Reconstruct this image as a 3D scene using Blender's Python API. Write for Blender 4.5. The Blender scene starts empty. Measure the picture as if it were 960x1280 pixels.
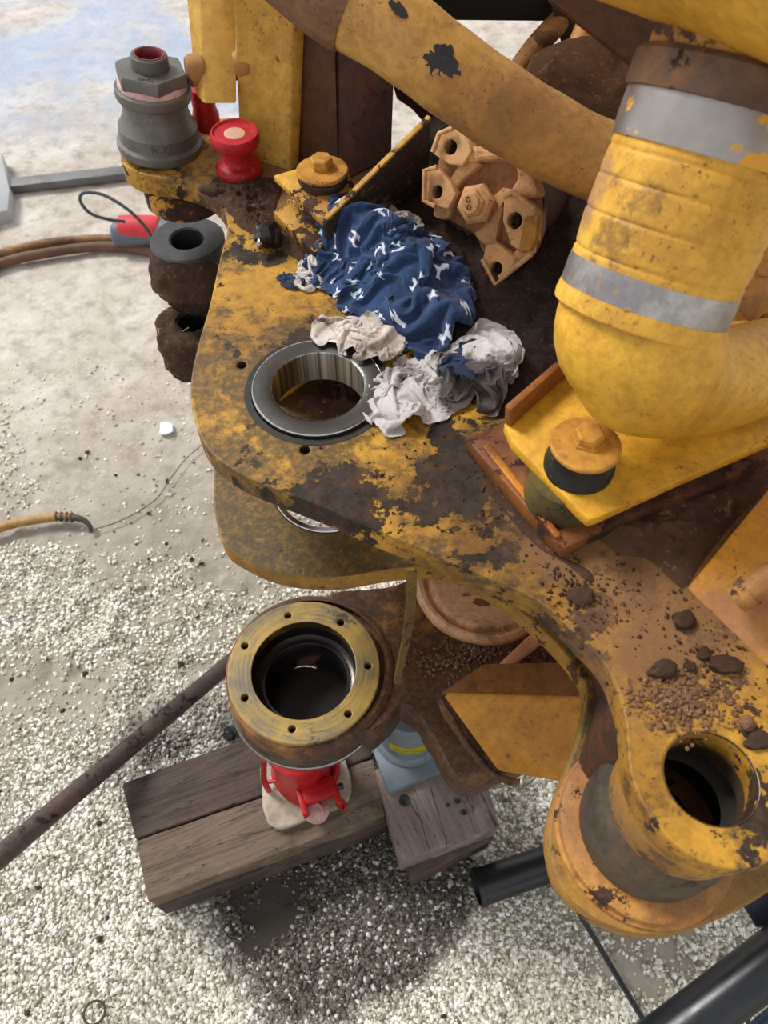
import bpy, bmesh, math, random
import numpy as np
from mathutils import Vector, Matrix, Quaternion, noise as mn
from mathutils.geometry import delaunay_2d_cdt
R = math.radians
scene = bpy.context.scene
COL = scene.collection
# ---------------------------------------------------------------- camera, sky, sun, exposure
PITCH = R(55); FPX = 960.0; CAMZ = 1.75
cam_d = bpy.data.cameras.new('camera'); cam = bpy.data.objects.new('camera', cam_d); COL.objects.link(cam)
cam.location = (0, 0, CAMZ); cam.rotation_euler = (R(90) - PITCH, 0, 0)
cam_d.sensor_fit = 'VERTICAL'; cam_d.sensor_height = 36.0; cam_d.lens = FPX * 36.0 / 1280.0
cam_d.clip_start = 0.02; cam_d.clip_end = 100
cam_d.dof.use_dof = True; cam_d.dof.focus_distance = 0.98; cam_d.dof.aperture_fstop = 8.0
scene.camera = cam
world = bpy.data.worlds.new('overcast_sky'); scene.world = world; world.use_nodes = True
wn = world.node_tree; wn.nodes.clear()
w_out = wn.nodes.new('ShaderNodeOutputWorld'); w_bg = wn.nodes.new('ShaderNodeBackground')
w_tc = wn.nodes.new('ShaderNodeTexCoord'); w_sep = wn.nodes.new('ShaderNodeSeparateXYZ')
w_r = wn.nodes.new('ShaderNodeValToRGB')
w_r.color_ramp.elements[0].position = 0.0; w_r.color_ramp.elements[0].color = (1.0, 0.99, 0.97, 1)
w_r.color_ramp.elements[1].position = 1.0; w_r.color_ramp.elements[1].color = (0.70, 0.74, 0.80, 1)
wn.links.new(w_tc.outputs['Generated'], w_sep.inputs[0]); wn.links.new(w_sep.outputs['Z'], w_r.inputs[0])
wn.links.new(w_r.outputs[0], w_bg.inputs['Color']); w_bg.inputs['Strength'].default_value = 0.95
wn.links.new(w_bg.outputs[0], w_out.inputs['Surface'])
sun_d = bpy.data.lights.new('sun', 'SUN'); sun = bpy.data.objects.new('sun', sun_d); COL.objects.link(sun)
sun_d.energy = 3.2; sun_d.angle = R(18); sun_d.color = (1.0, 0.985, 0.96)
SUNDIR = Vector((-0.62, 0.42, 0.80)).normalized()          # towards the light
sun.rotation_euler = SUNDIR.to_track_quat('Z', 'Y').to_euler(); sun.location = (-2, 1, 4)
scene.view_settings.view_transform = 'Standard'; scene.view_settings.look = 'None'
scene.view_settings.gamma = 1.0; scene.view_settings.use_curve_mapping = False
scene.view_settings.exposure = 0.12

# ---------------------------------------------------------------- surveying the photograph: pixel + known height -> point in the place
CP, SP = math.cos(PITCH), math.sin(PITCH)
def ray(px, py):
    x = (px - 480) / FPX; y = (py - 640) / FPX
    return Vector((x, CP - y * SP, -SP - y * CP))
def W(px, py, z):
    d = ray(px, py); return Vector((0, 0, CAMZ)) + d * ((z - CAMZ) / d.z)
def WD(px, py, depth): return Vector((0, 0, CAMZ)) + ray(px, py) * depth
def WP(px, py, p0, n):
    d = ray(px, py); c = Vector((0, 0, CAMZ)); return c + d * ((p0 - c).dot(n) / d.dot(n))

# ---------------------------------------------------------------- object helpers
def wloc(o):
    v = Vector((0, 0, 0))
    while o is not None: v = v + o.location; o = o.parent
    return v
def thing(name, label, cat, loc=(0, 0, 0), group=None):
    o = bpy.data.objects.new(name, None); o.empty_display_size = .05; COL.objects.link(o); o.location = loc
    o['label'] = label; o['category'] = cat
    if group: o['group'] = group
    return o
def tag(o, label, cat, group=None, kind=None):
    o['label'] = label; o['category'] = cat
    if group: o['group'] = group
    if kind: o['kind'] = kind
    return o
def to_mesh(g):
    if isinstance(g, bpy.types.Mesh): return g
    me = bpy.data.meshes.new('m')
    if isinstance(g, bmesh.types.BMesh): g.to_mesh(me); g.free()
    else:
        me.from_pydata([tuple(v) for v in g[0]], [], g[1])
    return me
def ob(name, g, mat, parent=None, label=None, smooth=35, group=None, origin=None):
    me = to_mesh(g); me.name = name
    if parent is not None: off = wloc(parent)
    elif origin is not None: off = Vector(origin)
    else:
        n = len(me.vertices); a = np.empty(n * 3, 'f'); me.vertices.foreach_get('co', a); a = a.reshape(-1, 3)
        off = Vector((float((a[:, 0].min() + a[:, 0].max()) / 2), float((a[:, 1].min() + a[:, 1].max()) / 2), float(a[:, 2].min())))
    me.transform(Matrix.Translation(-off))
    if smooth:
        me.polygons.foreach_set('use_smooth', [True] * len(me.polygons)); me.update()
        try: me.set_sharp_from_angle(angle=R(smooth))
        except Exception: pass
    if mat is not None: me.materials.append(mat)
    o = bpy.data.objects.new(name, me); COL.objects.link(o)
    if parent is not None: o.parent = parent
    else: o.location = off
    if label: o['label'] = label
    return o
def join(*gs):
    bm = bmesh.new()
    for g in gs:
        me = to_mesh(g); bm.from_mesh(me); bpy.data.meshes.remove(me)
    return bm

# ---------------------------------------------------------------- shape helpers (all in world coordinates)
def basis(axis, hint=Vector((0, 0, 1))):
    z = Vector(axis).normalized()
    if abs(z.dot(hint)) > .98: hint = Vector((1, 0, 0))
    x = hint.cross(z).normalized(); y = z.cross(x)
    return Matrix((x, y, z)).transposed()
def crom(P, n=8, closed=False):
    P = [Vector(p) for p in P]; out = []; N = len(P)
    rng = range(N if closed else N - 1)
    for i in rng:
        p1, p2 = P[i], P[(i + 1) % N]
        p0 = P[(i - 1) % N] if (closed or i > 0) else p1 * 2 - p2
        p3 = P[(i + 2) % N] if (closed or i + 2 < N) else p2 * 2 - p1
        for k in range(n):
            t = k / n
            out.append(0.5 * ((2 * p1) + (p2 - p0) * t + (2 * p0 - 5 * p1 + 4 * p2 - p3) * t * t + (3 * p1 - p0 - 3 * p2 + p3) * t ** 3))
    if not closed: out.append(P[-1])
    return out
def tube(pts, rad, seg=24, caps=True, n=0, inner=0):
    pts = [Vector(p) for p in pts]
    if n: pts = crom(pts, n)
    N = len(pts); r = rad if callable(rad) else (lambda t: rad)
    T = [(pts[min(i + 1, N - 1)] - pts[max(i - 1, 0)]).normalized() for i in range(N)]
    x = basis(T[0]) @ Vector((1, 0, 0)); V = []; F = []
    for i in range(N):
        x = (x - T[i] * x.dot(T[i])).normalized(); y = T[i].cross(x)
        rr = r(i / (N - 1))
        for k in range(seg):
            a = 2 * math.pi * k / seg
            V.append(pts[i] + (x * math.cos(a) + y * math.sin(a)) * rr)
    for i in range(N - 1):
        for k in range(seg):
            k2 = (k + 1) % seg
            F.append((i * seg + k, i * seg + k2, (i + 1) * seg + k2, (i + 1) * seg + k))
    if caps: F.append(tuple(reversed(range(seg)))); F.append(tuple((N - 1) * seg + k for k in range(seg)))
    return (V, F)
def lathe(prof, c, axis=(0, 0, 1), seg=48, phase=0.0, rim=None):
    """prof: list of (radius, height along the axis); radius 0 closes."""
    B = basis(axis); c = Vector(c); V = []; F = []; rows = []
    for (r, h) in prof:
        if r < 1e-6: rows.append([len(V)]); V.append(c + B @ Vector((0, 0, h)))
        else:
            row = []
            for k in range(seg):
                a = 2 * math.pi * k / seg + phase
                q = r * (rim(a) if rim else 1)
                row.append(len(V)); V.append(c + B @ Vector((q * math.cos(a), q * math.sin(a), h)))
            rows.append(row)
    for a, b in zip(rows, rows[1:]):
        if len(a) == 1 and len(b) == 1: continue
        for k in range(seg):
            k2 = (k + 1) % seg
            if len(a) == 1: F.append((a[0], b[k2], b[k]))
            elif len(b) == 1: F.append((a[k], a[k2], b[0]))
            else: F.append((a[k], a[k2], b[k2], b[k]))
    bm = bmesh.new()
    vs = [bm.verts.new(v) for v in V]
    for f in F:
        try: bm.faces.new([vs[i] for i in f])
        except ValueError: pass
    bmesh.ops.recalc_face_normals(bm, faces=bm.faces)
    return bm
def ringprof(ro, ri, z0, z1, b=.002):
    return [(ri, z0 + b), (ri + b, z0), (ro - b, z0), (ro, z0 + b), (ro, z1 - b), (ro - b, z1), (ri + b, z1), (ri, z1 - b), (ri, z0 + b)]
def plate(outline, ztop, thick, holes=(), bev=.002, p0=None, n=None, hpoly=()):
    """flat plate with true holes; outline = world points on its top face. Default: horizontal; else on plane p0,n (n = outward)."""
    if n is None: B = Matrix.Identity(3); o = Vector((0, 0, ztop))
    else: B = basis(n); o = Vector(p0)
    Bi = B.transposed()
    cu = bpy.data.curves.new('c', 'CURVE'); cu.dimensions = '2D'; cu.fill_mode = 'BOTH'
    def spl(pts):
        s = cu.splines.new('POLY'); s.points.add(len(pts) - 1)
        for i, p in enumerate(pts): s.points[i].co = (p[0], p[1], 0, 1)
        s.use_cyclic_u = True
    loc = lambda p: (Bi @ (Vector(p) - o))
    spl([loc(p) for p in outline])
    for h in holes:
        c = loc(h[0]); rr = h[1]; k = h[2] if len(h) > 2 else 48
        spl([(c.x + rr * math.cos(2 * math.pi * i / k), c.y + rr * math.sin(2 * math.pi * i / k)) for i in range(k)])
    for hp in hpoly: spl([loc(p) for p in hp])
    cu.extrude = max(thick / 2 - bev, 1e-4); cu.bevel_depth = bev; cu.bevel_resolution = 1; cu.offset = -bev
    t = bpy.data.objects.new('t', cu); me = bpy.data.meshes.new_from_object(t)
    bpy.data.objects.remove(t); bpy.data.curves.remove(cu)
    me.transform(Matrix.Translation(o) @ B.to_4x4() @ Matrix.Translation((0, 0, -thick / 2)))
    return me
def hexa(bot, top, bev=.003, seg=2):
    """solid from two matching rings of world points."""
    bm = bmesh.new(); b = [bm.verts.new(p) for p in bot]; t = [bm.verts.new(p) for p in top]; n = len(b)
    bm.faces.new(b[::-1]); bm.faces.new(t)
    for i in range(n): bm.faces.new((b[i], b[(i + 1) % n], t[(i + 1) % n], t[i]))
    bmesh.ops.recalc_face_normals(bm, faces=bm.faces)
    if bev: bmesh.ops.bevel(bm, geom=list(bm.edges), offset=bev, segments=seg, affect='EDGES', profile=.5)
    return bm
def slab(pix, z, thick, bev=.003):
    t = [W(x, y, z) for x, y in pix]; return hexa([p - Vector((0, 0, thick)) for p in t], t, bev)
def box(c, size, rot=0.0, bev=.002, axis=None):
    B = Matrix.Rotation(rot, 3, 'Z') if axis is None else axis
    c = Vector(c); sx, sy, sz = [s / 2 for s in size]
    q = lambda x, y, z: c + B @ Vector((x * sx, y * sy, z * sz))
    return hexa([q(-1, -1, -1), q(1, -1, -1), q(1, 1, -1), q(-1, 1, -1)], [q(-1, -1, 1), q(1, -1, 1), q(1, 1, 1), q(-1, 1, 1)], bev)
def hexnut(c, r, h, axis=(0, 0, 1), phase=0.0, bore=0):
    return lathe([(0, 0), (r, 0), (r, h * .86), (r * .88, h), (0, h)], c, axis, 6, phase)
def rough(bm, amp, scale, cuts=3, seed=0, maxlen=None):
    if isinstance(bm, bpy.types.Mesh): b2 = bmesh.new(); b2.from_mesh(bm); bm = b2
    elif not isinstance(bm, bmesh.types.BMesh): bm = join(bm)
    if maxlen:
        for _ in range(4):
            es = [e for e in bm.edges if e.calc_length() > maxlen]
            if not es: break
            bmesh.ops.subdivide_edges(bm, edges=es, cuts=1, use_grid_fill=True)
    elif cuts: bmesh.ops.subdivide_edges(bm, edges=list(bm.edges), cuts=cuts, use_grid_fill=True)
    bmesh.ops.triangulate(bm, faces=[f for f in bm.faces if len(f.verts) > 4])
    bm.normal_update()
    o = Vector((seed * 3.1, seed * 1.7, 0))
    mv = [(v, v.normal.copy() * amp * mn.fractal(v.co * scale + o, .9, 2.1, 4)) for v in bm.verts]
    for v, d in mv: v.co += d
    return bm
def clod(c, r, seed, sq=(1, 1, .7), amp=.45, sub=3):
    bm = bmesh.new(); bmesh.ops.create_icosphere(bm, subdivisions=sub, radius=1.0); o = Vector((seed * 7.7, seed * 3.3, seed))
    for v in bm.verts:
        k = 1 + amp * mn.fractal(v.co * 1.1 + o, .8, 2.2, 4)
        v.co = Vector((v.co.x * sq[0], v.co.y * sq[1], v.co.z * sq[2])) * k * r + Vector(c)
    return bm

# ---------------------------------------------------------------- numpy noise
def _h(i, j, k, s):
    x = (i.astype(np.int64) * 374761393 + j.astype(np.int64) * 668265263 + k.astype(np.int64) * 2147483647 + s * 1274126177) & 0xffffffff
    x = ((x ^ (x >> 13)) * 1274126177) & 0xffffffff
    return ((x ^ (x >> 16)) & 0xffff) / 65535.0
def vnoise(x, y, z=0.0, s=0):
    x, y = np.asarray(x, float), np.asarray(y, float); z = np.zeros_like(x) + z
    i, j, k = np.floor(x), np.floor(y), np.floor(z); u, v, w = x - i, y - j, z - k
    u, v, w = [t * t * t * (t * (t * 6 - 15) + 10) for t in (u, v, w)]
    r = 0
    for a in (0, 1):
        for b in (0, 1):
            for c in (0, 1):
                r = r + _h(i + a, j + b, k + c, s) * (u if a else 1 - u) * (v if b else 1 - v) * (w if c else 1 - w)
    return r * 2 - 1
def fbm(x, y, s=0, o=5, g=.5, z=0.0):
    r = 0; a = 1; f = 1
    for q in range(o): r = r + a * vnoise(np.asarray(x) * f + q * 13.7, np.asarray(y) * f + q * 5.3, z, s + q); a *= g; f *= 2.03
    return r

# ---------------------------------------------------------------- materials
def srgb(r, g, b):
    return tuple(((c / 255) / 12.92 if c / 255 <= .04045 else ((c / 255 + .055) / 1.055) ** 2.4) for c in (r, g, b)) + (1.0,)
class M:
    def __init__(s, name):
        s.m = bpy.data.materials.new(name); s.m.use_nodes = True; s.t = s.m.node_tree; s.n = s.t.nodes; s.n.clear()
        s.out = s.n.new('ShaderNodeOutputMaterial'); s.b = s.n.new('ShaderNodeBsdfPrincipled')
        s.t.links.new(s.b.outputs[0], s.out.inputs[0]); s.co = s.n.new('ShaderNodeTexCoord').outputs['Object']; s.h = None
    def L(s, a, b):
        if isinstance(a, (int, float)): b.default_value = a
        elif isinstance(a, tuple): b.default_value = a if len(a) == 4 or b.type != 'RGBA' else a + (1,)
        else: s.t.links.new(a, b)
    def mapn(s, scale=(1, 1, 1), rot=(0, 0, 0), loc=(0, 0, 0), src=None):
        n = s.n.new('ShaderNodeMapping'); n.inputs['Scale'].default_value = scale; n.inputs['Rotation'].default_value = rot; n.inputs['Location'].default_value = loc
        s.L(src or s.co, n.inputs[0]); return n.outputs[0]
    def noise(s, scale, detail=6, rough=.6, dist=0.0, co=None, lac=2.0):
        n = s.n.new('ShaderNodeTexNoise'); n.inputs['Scale'].default_value = scale; n.inputs['Detail'].default_value = detail
        n.inputs['Roughness'].default_value = rough; n.inputs['Distortion'].default_value = dist; n.inputs['Lacunarity'].default_value = lac
        s.L(co or s.co, n.inputs['Vector']); return n.outputs[0]
    def vor(s, scale, feat='F1', out='Distance', co=None, rnd=1.0):
        n = s.n.new('ShaderNodeTexVoronoi'); n.feature = feat; n.inputs['Scale'].default_value = scale; n.inputs['Randomness'].default_value = rnd
        s.L(co or s.co, n.inputs['Vector']); return n.outputs[out]
    def math(s, op, a, b=0.0, c=0.0, clamp=False):
        n = s.n.new('ShaderNodeMath'); n.operation = op; n.use_clamp = clamp
        s.L(a, n.inputs[0]); s.L(b, n.inputs[1]); s.L(c, n.inputs[2]); return n.outputs[0]
    def step(s, v, a, b, lo=0.0, hi=1.0):
        n = s.n.new('ShaderNodeMapRange'); n.interpolation_type = 'SMOOTHSTEP'
        s.L(v, n.inputs[0]); n.inputs[1].default_value = a; n.inputs[2].default_value = b; n.inputs[3].default_value = lo; n.inputs[4].default_value = hi; return n.outputs[0]
    def mix(s, f, a, b, mode='MIX'):
        n = s.n.new('ShaderNodeMix'); n.data_type = 'RGBA'; n.blend_type = mode
        s.L(f, n.inputs[0]); s.L(a, n.inputs[6]); s.L(b, n.inputs[7]); return n.outputs[2]
    def ramp(s, f, stops):
        n = s.n.new('ShaderNodeValToRGB'); e = n.color_ramp.elements
        while len(e) < len(stops): e.new(.5)
        for k, (p, c) in enumerate(stops): e[k].position = p; e[k].color = c
        s.L(f, n.inputs[0]); return n.outputs[0]
    def spot(s, c, r, soft=.5):
        """1 inside a ball of radius r around c (object coordinates), fading out over soft*r"""
        n = s.n.new('ShaderNodeVectorMath'); n.operation = 'DISTANCE'; s.L(s.co, n.inputs[0]); n.inputs[1].default_value = tuple(c)
        return s.step(n.outputs['Value'], r * (1 - soft), r * (1 + soft), 1.0, 0.0)
    def bump(s, h, strength, dist=.001):
        n = s.n.new('ShaderNodeBump'); n.inputs['Strength'].default_value = strength; n.inputs['Distance'].default_value = dist
        s.L(h, n.inputs['Height'])
        if s.h is not None: s.L(s.h, n.inputs['Normal'])
        s.h = n.outputs[0]; s.L(s.h, s.b.inputs['Normal'])
    def fin(s, col, rough=.6, metal=0.0, spec=.5):
        s.L(col, s.b.inputs['Base Color']); s.L(rough, s.b.inputs['Roughness']); s.L(metal, s.b.inputs['Metallic'])
        s.b.inputs['Specular IOR Level'].default_value = spec; return s.m

YEL = srgb(206, 156, 58); YEL2 = srgb(178, 126, 46); ORG = srgb(150, 82, 18); RUST = srgb(92, 52, 26); DIRT = srgb(74, 52, 38); GRIME = srgb(44, 40, 34)
def worn(name, base=YEL, base2=YEL2, chip=DIRT, film=GRIME, chips=.40, films=.35, sc=14.0, dust=None, dusts=.3, rough=.45,
         spots_chip=(), spots_film=(), spots_dust=(), rust=RUST, rusts=.4, metal=0.0, bumpy=.6, uponly=False, spots_rust=(), chipv=None):
    """paint with flaked patches, greasy film, rust bloom and dust; the spots say where each lies thickest"""
    m = M(name)
    c = m.mix(m.step(m.noise(5, 4, .55), .35, .65), base, base2)
    c = m.mix(m.step(m.noise(70, 7, .75), .38, .66, 0, .55), c, tuple(x * .62 for x in base2[:3]) + (1,))
    c = m.mix(m.step(m.noise(12, 9, .78, .3), .46, .64, 0, .55), c, tuple(x * y for x, y in zip(base2[:3], (.60, .55, .7))) + (1,))
    def acc(v, spots):
        for q in spots: v = m.math('ADD', v, m.math('MULTIPLY', m.spot(q[0], q[1], q[3] if len(q) > 3 else .55), q[2]))
        return v
    # rust bloom
    rv = m.step(acc(m.math('ADD', m.noise(7.5, 9, .72, .4), m.math('MULTIPLY', m.math('SUBTRACT', m.noise(55, 7, .75), .5), .35)), spots_rust), 1 - rusts - .06, 1 - rusts + .14, 0, .75); c = m.mix(rv, c, m.mix(m.noise(35, 5, .7), rust, tuple(x * .5 for x in rust[:3]) + (1,)))
    # fine speckle
    sp = m.step(m.noise(150, 5, .75), .585, .63, 0, .85); sp = m.math('MULTIPLY', sp, m.step(m.noise(11, 5, .65), .40, .58)); c = m.mix(sp, c, chip)
    # greasy film
    fv = acc(m.math('ADD', m.noise(6, 8, .7), m.math('MULTIPLY', m.math('SUBTRACT', m.noise(40, 9, .78), .5), 1.0)), spots_film)
    fm = m.step(fv, 1 - films - .05, 1 - films + .09, 0, .82)
    fm = m.math('MULTIPLY', fm, m.step(m.noise(130, 5, .75), .36, .58, .45, 1))
    if uponly:
        gs = m.n.new('ShaderNodeSeparateXYZ'); m.L(m.n.new('ShaderNodeNewGeometry').outputs['True Normal'], gs.inputs[0]); fm = m.math('MULTIPLY', fm, m.step(gs.outputs['Z'], .3, .8))
    c = m.mix(fm, c, film)
    # flaked patches: crisp edged
    cv = m.math('ADD', m.math('MULTIPLY', m.noise(sc * .9, 8, .62, .3), .80), m.math('MULTIPLY', m.noise(sc * 3.6, 9, .72, .2), .62))
    cv = m.math('SUBTRACT', m.math('ADD', cv, m.math('MULTIPLY', m.noise(3.2, 3, .5), .40)), .41); cv = acc(cv, spots_chip)
    cm = m.step(cv, 1 - chips, 1 - chips + .018); cc = m.mix(m.step(m.noise(45, 7, .75), .35, .62), chip, tuple(x * .40 for x in chip[:3]) + (1,)); cc = m.mix(m.step(m.noise(16, 8, .75), .50, .66, 0, .55), cc, chipv or rust); c = m.mix(cm, c, cc)
    hgt = m.math('SUBTRACT', 1.0, m.math('MULTIPLY', cm, .8))
    rg = m.math('ADD', m.math('MULTIPLY', cm, .3), m.math('ADD', rough, m.math('MULTIPLY', m.noise(30, 5), .25)))
    rg = m.mix(fm, m.math('MULTIPLY', rg, 1.0), (.5, .5, .5, 1))
    if dust is not None:
        dv = acc(m.math('ADD', m.noise(4.5, 8, .65), m.math('MULTIPLY', m.math('SUBTRACT', m.noise(120, 4, .7), .5), .3)), spots_dust)
        dm = m.step(dv, 1 - dusts - .12, 1 - dusts + .15, 0, .92); c = m.mix(dm, c, m.mix(m.noise(200, 3), dust, tuple(x * .55 for x in dust[:3]) + (1,)))
        rg = m.mix(dm, rg, (.92, .92, .92, 1)); hgt = m.math('ADD', hgt, m.math('MULTIPLY', dm, m.noise(150, 5, .7)))
    m.bump(hgt, bumpy, .0012); m.bump(m.noise(190, 6, .75), bumpy * .5, .0012)
    return m.fin(c, rg, metal, .35)
def plain(name, col, rough=.5, metal=0.0, var=.35, sc=30, bump=.25, col2=None, bsc=200, spec=.5):
    m = M(name); c2 = col2 or tuple(x * (1 - var) for x in col[:3]) + (1,)
    c = m.mix(m.step(m.noise(sc, 7, .65), .35, .68), col, c2)
    m.bump(m.noise(bsc, 5, .7), bump, .001)
    return m.fin(c, m.math('ADD', rough, m.math('MULTIPLY', m.math('SUBTRACT', m.noise(sc * 2, 5), .5), .3)), metal, spec)
def mudmat(name, c1, c2, c3=None, sc=40, bump=1.0):
    m = M(name); c = m.mix(m.step(m.noise(sc * .25, 6, .65), .3, .7), c1, c2); c = m.mix(m.step(m.noise(sc * 2, 6, .75), .5, .7, 0, .6), c, tuple(x * .4 for x in c1[:3]) + (1,))
    if c3: c = m.mix(m.step(m.noise(sc * 3, 4, .7), .58, .66, 0, .8), c, c3)
    m.bump(m.noise(sc, 8, .72), bump, .006); m.bump(m.noise(sc * 6, 4, .7), bump * .7, .002)
    return m.fin(c, .93, 0, .3)

# ================================================================ THE GROUND
def axis_steps(lo, hi, d, far, k=1.13):
    a = list(np.arange(lo, hi, d)); s = d; x = a[-1]
    while x < far: s *= k; x += s; a.append(x)
    s = d; x = a[0]; pre = []
    while x > -far: s *= k; x -= s; pre.append(x)
    return np.array(pre[::-1] + a)
def bare(x, y):
    """1 where the concrete lies swept bare, 0 where the gravel is thick"""
    v = np.zeros_like(x)
    for (px, py, r) in BARE:
        c = W(px, py, 0); v = np.maximum(v, np.clip(1.25 - np.hypot(x - c.x, y - c.y) / r, 0, 1))
    return v
BARE = [(320, 1150, .10), (300, 1180, .07), (800, 1205, .13), (860, 1190, .14), (770, 1180, .10), (200, 600, .22), (140, 640, .10), (230, 530, .2)]
def ground_h(x, y):
    near = np.clip((2.1 - y) / .8, 0, 1)
    lumps = .006 * fbm(x * 7, y * 7, 3, 4) + .0028 * fbm(x * 38, y * 38, 9, 3)
    heap = np.exp(-(((x + .70) / .34) ** 2 + ((y - .90) / .26) ** 2))
    h = lumps * (.5 + .5 * near) + heap * (.012 + .012 * fbm(x * 15, y * 15, 5, 3) + .006 * np.abs(fbm(x * 34, y * 34, 15, 3)))
    return h * (1 - .85 * bare(x, y)) - .004
gx = axis_steps(-1.35, 1.35, .011, 16); gy = axis_steps(-.35, 2.5, .011, 30)
GX, GY = np.meshgrid(gx, gy); GZ = ground_h(GX, GY)
nx, ny = len(gx), len(gy); V = np.stack([GX.ravel(), GY.ravel(), GZ.ravel()], 1)
def grid_mesh(V, nx, ny):
    i = np.arange((ny - 1) * (nx - 1)); r = i // (nx - 1); c = i % (nx - 1); a = r * nx + c
    F = np.stack([a, a + 1, a + nx + 1, a + nx], 1).astype(np.int32)
    me = bpy.data.meshes.new('g'); me.vertices.add(len(V)); me.vertices.foreach_set('co', V.astype('f').ravel())
    me.loops.add(F.size); me.loops.foreach_set('vertex_index', F.ravel()); me.polygons.add(len(F))
    me.polygons.foreach_set('loop_start', np.arange(len(F), dtype=np.int32) * 4); me.update(calc_edges=True); return me
def gspots(m, lst):
    v = None
    for (px, py, r, st) in lst:
        c = W(px, py, 0); s = m.math('MULTIPLY', m.spot((c.x, c.y, 0), r, .8), st); v = s if v is None else m.math('ADD', v, s)
    return v
OIL_SHADE = [(430, 1090, .20, .62), (470, 1060, .16, .4), (300, 1060, .13, .3), (230, 950, .14, .22), (455, 1120, .15, .38), (360, 1200, .12, .2), (60, 700, .2, .12), (180, 900, .2, .16), (655, 975, .05, .25), (560, 1100, .08, .12), (640, 1250, .07, .12), (480, 1000, .15, .5)]  # oil stains, with the shadow beside the left timbers painted in too
m = M('dusty_concrete')
c = m.mix(m.step(m.noise(2.2, 7, .62), .35, .65), srgb(214, 206, 194), srgb(184, 172, 158))
c = m.mix(m.step(m.noise(14, 8, .7), .42, .7, 0, .7), c, srgb(140, 128, 114))
c = m.mix(m.step(m.noise(55, 6, .75), .55, .68, 0, .6), c, srgb(226, 222, 214))
sx = m.n.new('ShaderNodeSeparateXYZ'); m.L(m.co, sx.inputs[0])
wet_reflection = m.math('MULTIPLY', m.step(sx.outputs['Y'], 2.9, 3.5), m.step(m.noise(1.6, 8, .7, .6), .36, .62))
wet_reflection = m.math('MULTIPLY', wet_reflection, m.step(sx.outputs['X'], -.2, .1, 1, 0))
c = m.mix(m.math('MULTIPLY', wet_reflection, .8), c, srgb(158, 176, 204))  # bluish reflection on the wet concrete, put into its colour
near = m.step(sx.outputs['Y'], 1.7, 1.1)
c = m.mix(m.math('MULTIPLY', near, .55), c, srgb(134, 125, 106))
oil_shade = m.step(m.math('ADD', m.noise(9, 7, .65), gspots(m, OIL_SHADE)), .74, .92, 0, .93)
c = m.mix(oil_shade, c, srgb(48, 40, 32))
m.bump(m.noise(60, 8, .72), .9, .006); m.bump(m.noise(300, 4, .7), .7, .002)
GROUND = m.fin(c, m.mix(wet_reflection, (.9, .9, .9, 1), (.25, .25, .25, 1)), 0, .4)
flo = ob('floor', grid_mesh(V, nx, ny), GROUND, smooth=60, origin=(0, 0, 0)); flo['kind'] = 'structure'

rng = np.random.default_rng(7)
def pebbles(name, n, sampler, smin, smax, mat, hfun, parent=None, z0=0.0, sub=1, top=True):
    """n small crushed stones, each with its own size, turn and lean"""
    tb = bmesh.new(); bmesh.ops.create_icosphere(tb, subdivisions=sub, radius=1.0)
    base = np.array([v.co[:] for v in tb.verts]); fc = np.array([[v.index for v in f.verts] for f in tb.faces]); tb.free()
    temps = [base * (1 + .42 * (rng.random((len(base), 1)) - .5) * 2) for _ in range(12)]
    x, y = sampler(n); n = len(x); s = smin + (smax - smin) * rng.random(n) ** 2.2
    a = rng.random((n, 3)) * 6.283; ca, sa = np.cos(a), np.sin(a)
    sc = np.stack([s * (.8 + .5 * rng.random(n)), s * (.7 + .4 * rng.random(n)), s * (.5 + .3 * rng.random(n))], 1)
    T = np.array(temps)[rng.integers(0, 12, n)] * sc[:, None, :]
    def rot(T, c, s, i, j):
        p, q = T[:, :, i].copy(), T[:, :, j].copy(); T[:, :, i] = p * c[:, None] - q * s[:, None]; T[:, :, j] = p * s[:, None] + q * c[:, None]
    rot(T, ca[:, 0] * .0 + np.cos(a[:, 0] * .12), np.sin(a[:, 0] * .12), 1, 2); rot(T, ca[:, 2], sa[:, 2], 0, 1)
    z = hfun(x, y) + s * .30
    T += np.stack([x, y, z], 1)[:, None, :]
    Vv = T.reshape(-1, 3); Ff = (fc[None] + (np.arange(n) * len(base))[:, None, None]).reshape(-1, 3).astype(np.int32)
    me = bpy.data.meshes.new(name); me.vertices.add(len(Vv)); me.vertices.foreach_set('co', Vv.astype('f').ravel())
    me.loops.add(Ff.size); me.loops.foreach_set('vertex_index', Ff.ravel()); me.polygons.add(len(Ff))
    me.polygons.foreach_set('loop_start', np.arange(len(Ff), dtype=np.int32) * 3); me.update(calc_edges=True)
    o = ob(name, me, mat, parent, smooth=0, origin=(0, 0, 0)); return o
def floor_sampler(n):
    y = -.12 + 1.95 * rng.random(n * 3) ** 1.12; x = rng.uniform(-1, 1, n * 3) * (.79 + .30 * y)
    d = .62 + .8 * fbm(x * 3.2, y * 3.2, 21, 4)
    d = d - 1.4 * bare(x, y) * (.7 + .6 * vnoise(x * 30, y * 30, 0, 4)) + np.clip((1.0 - y) * 1.3, -.7, .6)
    heap = np.exp(-(((x + .70) / .34) ** 2 + ((y - .90) / .26) ** 2)); d = d - .80 * heap - .9 * np.exp(-(((x + .10) / .13) ** 2 + ((y - .32) / .12) ** 2))
    edge = np.clip((.66 + .28 * y - np.abs(x)) / .16 + .9, 0, 1) * np.clip((y + .12) / .12, 0, 1); d = np.where(edge < 1, d * edge, d)
    k = rng.random(n * 3) < np.clip(d, .02, 1); return x[k][:n], y[k][:n]
m = M('crushed_stone')
gi = m.n.new('ShaderNodeNewGeometry').outputs['Random Per Island']
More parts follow.
